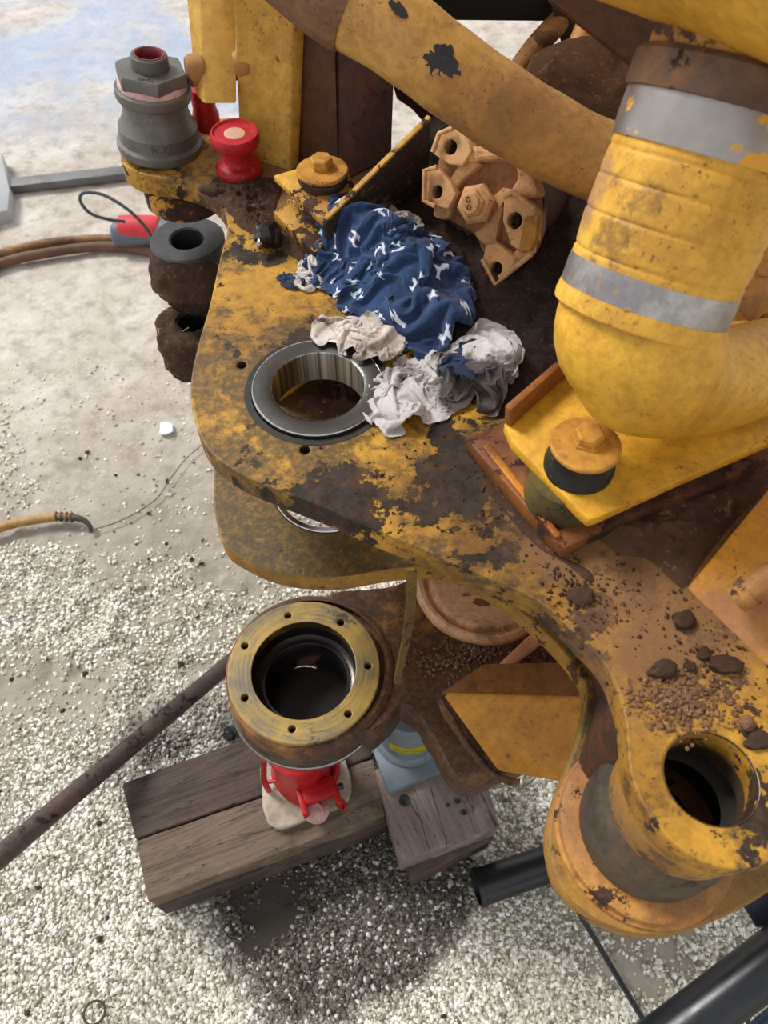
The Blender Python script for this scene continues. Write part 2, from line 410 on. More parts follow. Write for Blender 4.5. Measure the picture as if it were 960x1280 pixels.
c = m.ramp(gi, [(0, srgb(120, 110, 92)), (.12, srgb(168, 160, 142)), (.35, srgb(196, 190, 172)), (.7, srgb(226, 221, 206)), (1, srgb(253, 251, 245))])
dirt = m.step(m.math('ADD', m.noise(5, 6, .65), gspots(m, OIL_SHADE)), .60, .90, 0, .9);  # stones darken at the same oil and painted timber-shadow spots
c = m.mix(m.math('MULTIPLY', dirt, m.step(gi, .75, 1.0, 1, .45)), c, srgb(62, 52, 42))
m.bump(m.noise(400, 3), .3, .001)
STONE = m.fin(c, .75, 0, .4)
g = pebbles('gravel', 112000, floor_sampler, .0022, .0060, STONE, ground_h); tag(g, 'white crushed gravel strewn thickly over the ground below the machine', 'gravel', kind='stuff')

# ================================================================ LOADER FRAME (the yellow hinge frame of the machine)
ZT, ZL = 1.10, .91
FR = Vector((.05, .75, .875))
fr = thing('loader_frame', 'large worn yellow steel hinge frame of the machine with stacked lug plates', 'machine frame', FR)
rel = lambda px, py, z: tuple(W(px, py, z) - FR)
RING = W(398, 486, ZT); LUG = W(889, 972, ZT)
top_mat = worn('worn_yellow_top', base=srgb(194, 144, 44), base2=srgb(158, 112, 34), chips=.405, films=.46, sc=15, rusts=.40, rust=srgb(96, 60, 28), film=srgb(54, 46, 30), chip=srgb(56, 42, 32),
    spots_film=[(tuple(RING - FR), .115, .13), (tuple(RING - FR), .092, .40, .10), (rel(262, 480, ZT), .07, .10), (rel(330, 590, ZT), .08, .08)],
    spots_chip=[(rel(480, 640, ZT), .07, .07), (rel(410, 652, ZT - .02), .06, .12), (rel(300, 606, ZT - .025), .04, .06), (rel(300, 290, ZT), .10, .10), (rel(640, 600, ZT), .09, .08), (rel(930, 1060, ZT), .05, .05), (rel(640, 400, ZT), .2, .15), (rel(360, 410, ZT), .08, .04)],
    spots_rust=[(rel(610, 640, ZT), .12, .14), (rel(700, 740, ZT), .08, .10)], chipv=srgb(88, 62, 38),
    dust=srgb(134, 96, 64), dusts=.24, spots_dust=[(rel(830, 680, ZT), .15, .34), (rel(880, 860, ZT), .07, .18), (rel(300, 200, ZT), .14, .26), (rel(560, 280, ZT), .25, .3)])
edge_mat = worn('worn_yellow_edge', base=srgb(198, 146, 56), base2=srgb(162, 114, 44), chips=.42, films=.34, sc=22, rusts=.42, dust=srgb(150, 112, 70), dusts=.38)
low_mat = worn('olive_stained_yellow', base=srgb(150, 118, 40), base2=srgb(110, 88, 36), chips=.36, films=.56, sc=18, rusts=.2, film=srgb(52, 50, 36))
tan_mat = worn('worn_tan_plate', base=srgb(190, 136, 64), base2=srgb(160, 110, 56), chips=.34, films=.22, sc=14, rusts=.45, rust=srgb(140, 88, 50), dust=srgb(168, 124, 84), dusts=.45)
yel_mat = worn('yellow_paint', base=srgb(216, 170, 76), base2=srgb(192, 146, 60), chips=.28, films=.24, sc=12, rusts=.3, dust=srgb(170, 128, 80), dusts=.35)
brown_mat = worn('brown_dirty_plate', base=srgb(84, 52, 32), base2=srgb(58, 37, 25), chips=.4, films=.45, sc=10, rusts=.5, dust=srgb(110, 70, 46), dusts=.3, rust=srgb(120, 62, 26))
steel = M('machined_steel'); 
c = steel.mix(steel.noise(220, 2, .5, co=steel.mapn((1, 1, 14))), (.34, .33, .32, 1), (.20, .20, .20, 1)); steel.bump(steel.noise(60, 3, .6, co=steel.mapn((1, 1, 40))), .06, .0004)
STEEL = steel.fin(c, .24, 1.0)
BRIGHT = plain('bright_steel', srgb(200, 200, 200), .18, 1.0, .15, 30, .05)
sk_ = M('reflection_banded_steel'); an = sk_.n.new('ShaderNodeSeparateXYZ'); sk_.L(sk_.co, an.inputs[0]); ROFF = W(398, 486, ZT) - FR
ang_ = sk_.math('ARCTAN2', sk_.math('SUBTRACT', an.outputs['Y'], ROFF.y), sk_.math('SUBTRACT', an.outputs['X'], ROFF.x)); cb_ = sk_.n.new('ShaderNodeCombineXYZ'); sk_.L(ang_, cb_.inputs[0])
c = sk_.mix(sk_.step(sk_.noise(7, 4, .6, 0, cb_.outputs[0]), .35, .65), srgb(200, 198, 194), srgb(92, 90, 90)); REFL_BANDS = sk_.fin(c, .28, 1.0)  # light and dark bands paint the bore wall's reflections into the steel
DARKSTEEL = plain('dark_oily_steel', srgb(66, 66, 68), .32, .85, .5, 18, .15)
BLACKMUD = mudmat('black_mud', srgb(78, 58, 44), srgb(58, 42, 32), srgb(124, 98, 76))
MUD = mudmat('brown_mud', srgb(56, 37, 27), srgb(80, 55, 40), srgb(120, 86, 62), 34)

P_top = [(150, 186), (152, 203), (168, 214), (190, 220), (212, 223), (236, 228), (258, 238), (274, 253), (283, 272), (283, 292), (275, 321), (262, 380), (248, 428), (239, 470),
         (239, 505), (249, 543), (268, 570), (300, 592), (344, 611), (403, 634), (449, 655), (513, 680), (568, 705), (620, 727), (660, 745), (694, 768), (726, 799), (757, 833), (775, 874),
         (783, 915), (786, 957), (797, 993), (818, 1029), (850, 1061), (887, 1081), (925, 1086), (965, 1076), (1010, 1050), (1045, 1010)]
o_top = crom([W(x, y, ZT) for x, y in P_top], 5)
o_top += [W(1090, 900, ZT), W(1150, 780, ZT), W(1150, 560, ZT), W(1010, 330, ZT), W(860, 200, ZT), W(640, 190, ZT), W(500, 190, ZT), W(380, 172, ZT), W(300, 146, ZT), W(205, 152, ZT), W(172, 162, ZT)]
BH = [(302, 456), (381, 562)]
R_RACE = .0775
tp = ob('top_plate', plate(o_top, ZT, .034, [(RING, R_RACE + .001, 72), (LUG, .0385, 64)] + [(W(x, y, ZT), .0055, 20) for x, y in BH], .0025), top_mat, fr, 'top hinge plate, yellow paint flaked and black with grease round the bore', 30)
# groove and machined race
ob('bore_seat', lathe(ringprof(.0860, .0776, -.002, .0007, .0005), RING, seg=96), worn('greasy_seat', base=srgb(50, 46, 38), base2=srgb(36, 34, 30), chips=.32, chip=srgb(120, 90, 40), films=.3, rusts=.3, chipv=srgb(140, 104, 44)), fr, 'dark greasy machined band round the bore')
race = ob('bearing_race', lathe([(.0545, .0055), (.0575, .0065), (.0740, .0065), (.0765, .0045), (.0765, -.038), (.0550, -.038)], RING, seg=128), plain('dark_ground_steel', srgb(118, 115, 110), .30, .9, .45, 10, .1), fr, 'dark ground steel bearing ring pressed in the bore')
ob('race_rim', lathe(ringprof(.0768, .0748, .0035, .0060, .0006), RING, seg=128), BRIGHT, race, 'thin bright outer rim of the ring')
ob('race_wall', lathe([(.0548, .0058), (.0536, .0050), (.0533, -.038), (.0548, -.040)], RING, seg=128), REFL_BANDS, race, 'bright inner wall of the ring with reflection bands painted in')
for x, y in BH:
    q = W(x, y, ZT); ob('bolt_hole_wall', lathe([(.0055, 0), (.0055, -.03), (0, -.03)], q, seg=20), BLACKMUD, tp, 'dark threaded hole')
# lug: bore liner, collar, boss
ob('bore_liner', lathe([(.0386, .000), (.0386, -.036), (.0420, -.040), (.0400, -.052), (.0400, -.0535), (.044, -.055), (.046, -.034), (.0392, -.034), (.0392, .0004), (.0386, 0)], LUG, seg=72), plain('dull_bore_steel', srgb(116, 96, 78), .4, .6, .5, 25, .3), fr, 'rusty bore wall of the lug')
ob('upper_boss', lathe([(.0415, -.034), (.0650, -.034), (.0655, -.040), (.0650, -.080), (.062, -.085), (.0415, -.085)], LUG, seg=72), edge_mat, fr, 'thick tan boss under the top lug')
LL = Vector((LUG.x - .004, LUG.y, ZL))
ob('bearing_collar', lathe([(.041, .016), (.067, .016), (.0700, .020), (.0710, .030), (.0700, .075), (.066, .088), (.058, .106), (.041, .106)], LL, seg=72), worn('dark_grey_collar', srgb(88, 80, 70), srgb(64, 58, 50), srgb(40, 34, 30), chips=.4, films=.4, rusts=.3, dust=srgb(120, 96, 70), dusts=.35, rough=.4), fr, 'dark grey bearing collar between the two lugs')
boss_mat = worn('dirty_boss', base=srgb(196, 138, 62), base2=srgb(160, 108, 56), chips=.42, films=.40, sc=20, rusts=.5, rust=srgb(122, 74, 44), dust=srgb(160, 118, 76), dusts=.30, film=srgb(84, 60, 42))
ob('lower_boss', lathe([(.041, .001), (.092, .001), (.0915, .004), (.0885, .006), (.0875, .014), (.080, .0175), (.041, .018)], LL, seg=72), boss_mat, fr, 'round tan boss on the lower lug')
ob('pin_pocket', lathe([(.041, .03), (.041, -.03), (.02, -.04), (0, -.04)], LL, seg=48), brown_mat, fr)
P_low = [(288, 500), (270, 560), (267, 600), (268, 640), (279, 678), (303, 697), (338, 713), (378, 721), (430, 721), (500, 710), (565, 712), (620, 742), (657, 770), (692, 802), (722, 838), (733, 866), (728, 900), (716, 940),
         (698, 985), (686, 1030), (688, 1070), (702, 1110), (738, 1144), (790, 1166), (845, 1166), (905, 1146), (965, 1112), (1030, 1060)]
o_low = crom([W(x, y, ZL) for x, y in P_low], 5) + [W(1080, 900, ZL), W(1080, 560, ZL), W(900, 400, ZL), W(500, 330, ZL), W(330, 400, ZL)]
RING2 = Vector((RING.x, RING.y, ZL))
ob('lower_plate', plate(o_low, ZL, .034, [(RING2, .0745, 72), (LL, .0405, 64)], .003), worn('worn_yellow_low', base=srgb(168, 122, 44), base2=srgb(124, 94, 38), chips=.37, films=.46, sc=18, rusts=.25, film=srgb(50, 50, 34), uponly=True,
    spots_film=[(tuple(W(380, 650, ZL) - FR), .19, .28)], dust=srgb(176, 126, 74), dusts=.2, spots_dust=[(tuple(LL - FR), .16, .3)]), fr, 'lower hinge plate with an olive stained top', 30)
ob('lower_race', lathe(ringprof(.0745, .066, -.030, .001, .0012), RING2, seg=96), BRIGHT, fr, 'thin bright steel ring in the lower plate')
# webs between the plates
zt, zl = ZT - .033, ZL
def web(pts, th, mat, name='web_plate', label=None, z1=zt, z0=zl):
    a = [Vector(p) for p in pts]; q = []
    for i, p in enumerate(a):
        t = (a[min(i + 1, len(a) - 1)] - a[max(i - 1, 0)]); nrm = Vector((-t.y, t.x, 0)).normalized(); q.append(p + nrm * th)
    r = [Vector((p.x, p.y, 0)) for p in a] + [Vector((p.x, p.y, 0)) for p in q[::-1]]
    return ob(name, hexa([p + Vector((0, 0, z0)) for p in r], [p + Vector((0, 0, z1)) for p in r], 0), mat, fr, label, 40)
web(crom([W(752, 846, .91), W(743, 885, .91), W(731, 925, .91), W(722, 962, .91), W(738, 990, .91)], 4), .02, brown_mat, label='brown web plate in the neck of the lugs')
web([W(655, 640, 1.0), W(745, 720, 1.0), W(775, 860, 1.0)], .02, brown_mat)
web([W(470, 440, 1.0), W(560, 520, 1.0), W(655, 640, 1.0)], .02, yel_mat)
web([W(345, 505, ZL) + Vector((0, 0, .0)), W(412, 458, ZL), W(470, 420, ZL)], .02, worn('lightened_web', base=srgb(244, 190, 92), base2=srgb(226, 166, 70), chips=.25, films=.2), label='yellow web plate seen through the ring')  # paint made lighter to offset the shade this web stands in
# lobe boss under the left end
LOB = W(212, 200, ZT)
ob('lobe_boss', lathe([(.0, -.034), (.064, -.034), (.064, -.066), (.060, -.072), (0, -.072)], LOB + Vector((.012, .006, 0)), seg=64), worn('chipped_yellow_boss', base=srgb(206, 148, 44), base2=srgb(188, 128, 34), chips=.45, sc=20, chip=srgb(52, 34, 24), dust=None, films=.3,
   spots_chip=[((LOB - FR + Vector((.05, -.05, -.05)))[:], .04, .12)]), fr, 'short yellow boss with dark chips')

# uprights at the back left
def upright(name, bot, zb, top, ztp, mat, label=None, ext=3.0, bev=.003):
    b = [W(x, y, zb) for x, y in bot]; t = [W(x, y, ztp) for x, y in top]; t = [p + (q - p) * ext for p, q in zip(b, t)]
    return ob(name, hexa(b, t, bev), mat, fr, label)
upright('post', [(244, 118), (254, 130), (296, 130), (290, 116)], 1.185, [(232, -12), (249, 0), (294, 0), (291, -14)], 1.28, yel_mat, 'square yellow post ending above the plate')
for (px, py, zz, rr) in ((243, 88, 1.21, .021), (301, 82, 1.215, .020)):
    ob('pivot_bush', lathe([(0, -.012), (rr, -.012), (rr, .006), (rr * .8, .012), (0, .012)], W(px, py, zz), (-.95, -.3, .1), 32), tan_mat, fr, 'round dusty bush on the side of the post')
upright('side_plate', [(300, 196), (362, 214), (374, 208), (312, 186)], 1.10, [(292, 0), (366, 8), (383, 0), (300, -14)], 1.30, yel_mat, 'thick yellow side plate standing on the frame')
upright('rear_plate', [(366, 200), (425, 230), (490, 197), (460, 172)], 1.10, [(374, -4), (420, 10), (493, 10), (474, -20)], 1.30, brown_mat, 'brown mud-stained rear plate')
n_b = Vector((0, -1, 0)); pb = Vector((0, 1.22, 0))
def back(name, pix, mat, label=None, y=1.22, th=.03):
    p0 = Vector((0, y, 0)); return ob(name, plate([WP(a, b, p0, n_b) for a, b in pix], 0, th, (), .002, p0, n_b), mat, fr, label)
back('rear_panel', [(492, 40), (545, 50), (580, 108), (560, 160), (535, 160), (516, 138), (496, 124), (492, 110)], brown_mat, 'dark rear panel beside the light gap', 1.24)
back('rear_panel', [(516, 182), (600, 100), (680, 200), (700, 400), (440, 400), (470, 250)], brown_mat, None, 1.20)
back('cross_beam', [(380, -120), (1000, -120), (1000, 30), (380, 24)], plain('black_paint', srgb(26, 24, 24), .5, 0, .4), 'black cross beam behind the pipes', 1.30, .06)
back('rear_panel', [(690, 10), (1000, 10), (1000, 330), (700, 330), (700, 110), (706, 70)], plain('dark_brown_paint', srgb(58, 36, 24), .7, 0, .5), None, 1.26)
gbx = rough(lathe([(0, -.12), (.10, -.12), (.125, -.08), (.125, .06), (.10, .085), (.05, .09), (0, .09)], WD(728, 176, 1.10) + Vector((.01, .05, -.035)), (.25, -.35, .9), 40), .012, 18, 1, 3)
ob('gear_housing', gbx, mudmat('mud_on_housing', srgb(82, 52, 30), srgb(58, 38, 24), srgb(120, 78, 40), 30), fr, 'dark mud-covered gear housing behind the diagonal pipe')
for i, pp in enumerate([[(708, 18), (672, 56), (640, 100)], [(735, 30), (720, 66), (706, 96), (690, 140)]]):
    ob('back_pipe', tube([WD(a, b, 1.16 - .04 * i) for a, b in pp], .017, 20, n=5), tan_mat, fr, 'tan pipe seen against the light gap')
# ramp with pipe stub on the right
A, B_, C_, D_ = W(858, 736, ZT), W(1000, 872, ZT), W(1010, 552, 1.17), W(1100, 760, 1.17)
dn = Vector((0, 0, -.05))
ob('gusset_plate', hexa([A + dn, B_ + dn, D_ + dn, C_ + dn], [A, B_, D_ + Vector((0, 0, .01)), C_ + Vector((0, 0, .01))], .003), worn('dusty_yellow_gusset', base=srgb(222, 150, 34), base2=srgb(206, 140, 44), chips=.25, films=.2, rusts=.35, dust=srgb(176, 124, 84), dusts=.40,
    spots_dust=[(rel(900, 800, 1.12), .06, .3)]), fr, 'sloping yellow gusset plate half covered in dust')
st = tube([W(922, 747, 1.145), W(945, 733, 1.158), W(1000, 700, 1.185)], .0135, 28)
ob('pipe_stub', st, tan_mat, fr, 'short dusty pipe stub on the gusset')
ob('stub_socket', lathe([(0, -.002), (.006, -.002), (.009, .001), (.0135, .001), (.0145, -.003), (.0145, -.014)], W(921, 748, 1.1445), W(922, 747, 1.145) - W(945, 733, 1.158), 28), tan_mat, fr)

# ================================================================ HUB FRAME (the other half of the hinge, propped on the jacks)
ZH = .62
HC = W(379.5, 836, ZH); HR = Vector((HC.x, HC.y, .50))
hub = thing('hub_frame', 'brown cast hinge half with a round yellow bolt flange, propped on two jacks', 'machine frame', HR)
flange_mat = M('brushed_flange')
fc_ = flange_mat
rr_ = fc_.n.new('ShaderNodeVectorMath'); rr_.operation = 'DISTANCE'; fc_.L(fc_.co, rr_.inputs[0]); rr_.inputs[1].default_value = tuple(HC - HR + Vector((.004, .003, 0)))
rings = fc_.noise(1, 5, .7, 0, fc_.n.new('ShaderNodeCombineXYZ').outputs[0])
cx_ = fc_.n.new('ShaderNodeCombineXYZ'); fc_.L(fc_.math('MULTIPLY', rr_.outputs['Value'], 150), cx_.inputs[0]); fc_.L(fc_.math('MULTIPLY', fc_.noise(9, 3), 3.0), cx_.inputs[1])
ringn = fc_.noise(1.4, 6, .7, .3, cx_.outputs[0])
yv = fc_.math('ADD', fc_.math('MULTIPLY', ringn, .55), fc_.math('MULTIPLY', fc_.noise(11, 6, .65), .5))
c = fc_.mix(fc_.step(fc_.noise(20, 6), .3, .7), srgb(172, 138, 66), srgb(134, 112, 62))
c = fc_.mix(fc_.step(yv, .47, .62, 0, .85), c, srgb(88, 86, 80))
c = fc_.mix(fc_.step(fc_.noise(14, 9, .7), .60, .63, 0, .8), c, srgb(52, 44, 36))
fc_.bump(ringn, .3, .0006); FLANGE = fc_.fin(c, .42, .1)
RB = .0655 * 1.25
bolts = [(360, 769), (426, 778), (460, 832), (435, 892), (365, 911), (306, 872), (306, 807)]
circ = [HC + Vector((.1195 * math.cos(a), .1195 * math.sin(a), 0)) for a in [2 * math.pi * k / 96 for k in range(96)]]
fl = ob('bolt_flange', plate(circ, ZH, .022, [(HC, RB, 96)] + [(W(x, y, ZH), .0058, 20) for x, y in bolts], .0015), FLANGE, hub, 'yellow and grey brushed ring flange with seven bolt holes')
for x, y in bolts:
    ob('bolt_hole_wall', lathe([(.0058, 0), (.0058, -.02), (0, -.02)], W(x, y, ZH - .001), seg=18), BLACKMUD, fl, 'black threaded bolt hole')
core_mat = plain('oily_bore', srgb(58, 52, 48), .22, .8, .5, 16, .2)
ob('bore', lathe([(RB, 0), (RB, -.046), (RB - .006, -.050), (RB - .013, -.050), (RB - .013, -.056), (RB - .018, -.062), (RB - .018, -.125), (RB - .002, -.150), (RB + .02, -.150)], HC - Vector((0, 0, .0008)), seg=96), core_mat, hub, 'dark polished stepped bore')
cres_h = []
cc0 = HC + Vector((-.012, .020, 0))
for k in range(25): a = R(62 + 76 * k / 24); cres_h.append(cc0 + Vector((.046 * math.cos(a), .046 * math.sin(a), 0)))
for k in range(25): a = R(134 - 68 * k / 24); cres_h.append(cc0 + Vector((.0475 * math.cos(a), .040 * math.sin(a), 0)))
ob('hub_bottom', plate([HC + Vector((.075 * math.cos(2 * math.pi * k / 64), .075 * math.sin(2 * math.pi * k / 64), 0)) for k in range(64)], ZH - .128, .012, (), .001, hpoly=[cres_h]), plain('oily_brown_bottom', srgb(38, 26, 18), .35, .2, .5, 20), hub, 'dark oily bottom with a crescent opening')
ob('snap_ring', lathe(ringprof(RB - .010, RB - .0155, -.0535, -.0495, .0008), HC, seg=96), DARKSTEEL, hub, 'thin steel ring inside the bore')
Zb_ = .60
hub_mat = worn('brown_greasy_casting', base=srgb(150, 100, 54), base2=srgb(104, 72, 44), chips=.40, films=.50, sc=11, rusts=.45, rust=srgb(150, 92, 44), dust=srgb(150, 104, 66), dusts=.30, rough=.5, film=srgb(44, 32, 24), spots_film=[(tuple(W(515, 875, Zb_) - HR), .10, .22), (tuple(W(400, 800, Zb_) - HR), .17, .10)])
ob('hub_barrel', lathe([(.1198, -.020), (.122, -.024), (.126, -.060), (.128, -.094), (RB, -.094)], HC, seg=96), worn('grimy_barrel', base=srgb(104, 88, 66), base2=srgb(78, 66, 52), chips=.42, films=.52, sc=14, rusts=.35), hub, 'grimy dark barrel of the hub')
ob('barrel_rim', lathe([(.1282, -.088), (.1300, -.090), (.1300, -.0965), (.1270, -.098), (.10, -.098), (.10, -.09), (.1282, -.088)], HC, seg=128), STEEL, hub, 'bright steel lower rim')
P_hub = [(410, 744), (440, 736), (480, 733), (540, 716), (640, 708), (740, 720), (800, 780), (800, 860), (740, 900), (690, 930), (655, 955), (622, 967), (598, 980), (574, 976), (558, 955), (540, 922), (522, 896), (503, 882), (488, 900), (466, 918)]
Zb = .600
pts = crom([W(x, y, Zb) for x, y in P_hub], 4)
pts += [Vector((HC.x + .112 * math.cos(a), HC.y + .112 * math.sin(a), Zb)) for a in [R(-50 + 112 * k / 24) for k in range(25)]]
pts = pts[:-1] if False else pts
c_in = [HC + Vector((.118 * math.cos(a), .118 * math.sin(a), 0)) for a in [2 * math.pi * k / 48 for k in range(48)]]
hm = plate(pts, Zb, .075, [], .005)
ob('hub_body', rough(hm, .003, 26, 0, 5, maxlen=.035), hub_mat, hub, 'brown greasy cast body behind the flange', 60)
ob('hub_collar', lathe([(.1200, -.008), (.127, -.009), (.133, -.016), (.1355, -.05), (.12, -.05)], HC + Vector((.008, .006, 0)), seg=96), hub_mat, hub, 'worn brown ridge round the flange')
CU = W(604, 728, Zb)
bowl_mat = worn('coppery_bowl', base=srgb(246, 196, 150), base2=srgb(214, 156, 108), chips=.30, films=.36, sc=8, rusts=.4, rust=srgb(110, 70, 44), dust=srgb(214, 164, 122), dusts=.5, rough=.5)
ob('bowl_seat', lathe([(.120, -.01), (.118, .010), (.112, .016), (.106, .015), (.102, .006), (.097, .005), (.093, .012), (.086, .014), (.070, .008), (.045, .001), (0, -.001)], CU, seg=96), bowl_mat, hub, 'coppery round seat half hidden under the top plate')
pr = W(640, 822, .62); 
ob('hub_rib', hexa([W(x, y, .59) for x, y in [(618, 836), (640, 836), (700, 790), (682, 774)]], [W(x, y, .635) for x, y in [(622, 832), (638, 834), (694, 786), (682, 776)]], .003), plain('pinkish_dust', srgb(206, 140, 106), .8, 0, .25, 20, .6), hub, 'pink dusted rib')
# box beam: near face slopes in towards its foot
beam_mat = worn('beam_yellow', base=srgb(200, 142, 44), base2=srgb(176, 118, 36), chips=.28, films=.28, sc=18, rusts=.34, rust=srgb(120, 74, 34), dust=srgb(160, 112, 66), dusts=.3)
zt1, zb1 = .70, .604
top = [W(551, 867, zt1), W(800, 874, zt1), W(800, 828, zt1), W(606, 831, zt1)]
bot = [W(622, 966, zb1), W(800, 996, zb1), W(800, 880, zb1), W(640, 872, zb1)]
ob('box_beam', hexa(bot, top, .006), beam_mat, hub, 'yellow box beam with a slanting end')
bt_ = [p + Vector((0, 0, .001)) for p in top]
ob('beam_top', hexa(bt_, [p + Vector((0, 0, .003)) for p in bt_], .001), worn('dusty_brown_top', base=srgb(156, 102, 48), base2=srgb(120, 76, 42), chips=.35, films=.38, rusts=.5, dust=srgb(148, 104, 66), dusts=.45), hub, 'dusty brown top face of the beam')
ob('beam_weld', rough(tube([W(549, 874, .675), W(575, 918, .635), W(604, 957, .606), W(622, 971, .600), W(650, 978, .598)], .006, 10, n=6), .003, 60, 0, 4), hub_mat, hub, 'brown weld bead along the beam')
def hub_crumbs(n):
    c1, c2, c3 = W(590, 812, Zb), W(680, 828, Zb), W(555, 826, Zb)
    k = rng.integers(0, 3, n); cx = np.choose(k, [c1.x, c2.x, c3.x]); cy = np.choose(k, [c1.y, c2.y, c3.y]); return cx + rng.normal(0, .026, n), cy + rng.normal(0, .012, n)
g = pebbles('dirt_crumbs', 900, hub_crumbs, .0012, .0045, mudmat('crumbs', srgb(92, 66, 46), srgb(130, 98, 72), srgb(190, 170, 150), 60), lambda x, y: np.full_like(x, Zb + .001)); tag(g, 'dark dirt crumbs lying on the brown hinge half behind the yellow box beam', 'dirt', kind='stuff')

# hanging strip
s0, s1 = W(514, 699, 1.085), W(499, 842, .80)
sb = bmesh.new(); N = 16; prev = None
for i in range(N + 1):
    t = i / N; p = s0.lerp(s1, t) + Vector((.003 * math.sin(t * 5), -.012 - .008 * math.sin(t * 3), 0)); w = (.0058 * (1 - .25 * t) if t < .97 else .003)
    sd = Vector((math.cos(.5 * t), math.sin(.5 * t), 0)) * w; nn = Vector((-sd.y, sd.x, 0)).normalized() * .0013
    cur = [sb.verts.new(p + q) for q in (-sd - nn, sd - nn, sd + nn, -sd + nn)]
    if prev:
        for k in range(4): sb.faces.new((prev[k], prev[(k + 1) % 4], cur[(k + 1) % 4], cur[k]))
    else: sb.faces.new(cur[::-1])
    prev = cur
sb.faces.new(prev)
strip = thing('metal_strip', 'narrow yellow-brown strip hanging from the edge of the top hinge plate', 'strip', s1)
ob('strip_body', sb, worn('strip_yellow', base=srgb(116, 88, 26), base2=srgb(80, 60, 20), chips=.45, films=.4, sc=40), strip)
ob('strip_tip', lathe([(0, -.004), (.005, -.0035), (.0068, -.001), (.0068, .002), (.004, .004), (0, .004)], s1 + Vector((0, -.014, .012)), (0, -1, .5), 24), worn('tip', base=srgb(140, 90, 30), base2=srgb(60, 44, 30)), strip, 'rounded dark tip of the strip')

# ================================================================ TIMBERS, JACKS
def wood(name, ang, c1, c2, c3):
    m = M(name); co = m.mapn((1.6, 22, 10), (0, 0, 0), src=m.mapn((1, 1, 1), (0, 0, ang)))
    g1 = m.noise(3.0, 8, .7, 1.2, co); c = m.mix(m.step(g1, .3, .7), c1, c2)
    c = m.mix(m.step(m.noise(7, 7, .7), .48, .72, 0, .85), c, c3)
    cr = m.noise(1.3, 3, .5, 2, co); crack = m.step(m.math('ABSOLUTE', m.math('SUBTRACT', cr, .5)), .0, .012, 1, 0); c = m.mix(m.math('MULTIPLY', crack, .8), c, srgb(16, 12, 10))
    c = m.mix(m.step(m.noise(120, 3, .7), .70, .76, 0, .6), c, srgb(190, 180, 165))
    c = m.mix(m.step(m.noise(5, 9, .75), .50, .66, 0, .5), c, tuple(x * 1.9 for x in c1[:3]) + (1,))
    m.bump(g1, .6, .003); m.bump(m.noise(160, 4), .3, .001); return m.fin(c, .8, 0, .3)
a1 = math.atan2((W(462, 938, .15) - W(168, 1049, .15)).y, (W(462, 938, .15) - W(168, 1049, .15)).x)
W1 = wood('old_dark_timber', -a1, srgb(88, 74, 64), srgb(54, 45, 40), srgb(36, 30, 27)); W2 = wood('greyish_timber', -a1, srgb(118, 102, 86), srgb(84, 70, 60), srgb(50, 42, 36))
def timber(name, pix, z, th, mat, label, amp=.0025):
    o = ob(name, rough(slab(pix, z, th, .004), amp, 14, 0, sum(pix[0]) % 7, maxlen=.06), mat, None, smooth=50); tag(o, label, 'timber', 'old timbers under the jacks'); return o
timber('timber', [(152, 979), (169, 1049), (466, 946), (448, 872)], .150, .066, W1, 'dark timber lying behind, nearest the bolt flange, left of the red jack')
timber('timber', [(169, 1051), (185, 1126), (482, 1018), (467, 948)], .150, .066, W2, 'brown-grey timber in front with the red jack base on its near edge')
timber('timber', [(178, 1050), (196, 1136), (484, 1030), (462, 950)], .082, .078, W1, 'lowest timber peeping out under the front edge of the red jack timbers')
a2 = a1 + .05
W3 = wood('end_block_timber', -a2 + 1.57, srgb(134, 118, 110), srgb(108, 94, 88), srgb(78, 68, 62))
# right-hand block is made of three boards nailed together
blk = thing('timber_block', 'squared wooden block with knots and splits carrying the grey jack', 'timber', W(540, 1010, .085), 'old timbers under the jacks')
for q in ([(468, 962), (501, 1077), (537, 1063), (503, 948)], [(503, 948), (537, 1063), (559, 1056), (525, 938)], [(525, 938), (559, 1056), (624, 1032), (592, 920)]):
    ob('board', rough(slab(q, .175, .085, .0015), .0012, 16, 0, q[0][0] % 5, maxlen=.05), W3, blk, smooth=50)
for px, py, rr in ((506, 1001, .012), (572, 1001, .006), (580, 1015, .006), (560, 1006, .004)):
    ob('knot', lathe([(rr, .0), (rr * .8, .0016), (rr * .5, .0005), (0, 0)], W(px, py, .1762), seg=16), plain('dark_knot', srgb(30, 24, 22), .5), blk, 'dark knot')
timber('timber_block', [(486, 975), (514, 1100), (616, 1048), (588, 940)], .088, .084, W1, 'lower block of the pair under the grey jack, edge just showing')

RJ = W(383, 975, .152)
jack = thing('bottle_jack', 'red bottle jack with a dusty base holding up the bolt flange', 'jack', RJ)
redm = worn('red_paint', base=srgb(190, 22, 24), base2=srgb(150, 14, 18), chips=.30, chip=srgb(60, 20, 18), films=.2, rusts=.12, rust=srgb(90, 20, 16), dust=srgb(196, 160, 150), dusts=.22, rough=.3, sc=20)
dustred = worn('dusty_white_base', base=srgb(190, 180, 162), base2=srgb(158, 146, 126), chips=.30, chip=srgb(92, 80, 66), films=.25, rusts=.2, rust=srgb(150, 90, 80), sc=16, rough=.8)
pix = crom([W(x, y, .172) for x, y in [(326, 958), (331, 1018), (340, 1033), (356, 1034), (398, 1018), (432, 1003), (440, 985), (432, 950), (410, 925), (340, 935)]], 4, True)
ob('base_plate', rough(plate(pix, .172, .02, [], .004), .003, 40, 0, 2, maxlen=.02), dustred, jack, 'flat base coated in pale dust')
JB = Vector((RJ.x + .000, RJ.y + .012, .17))
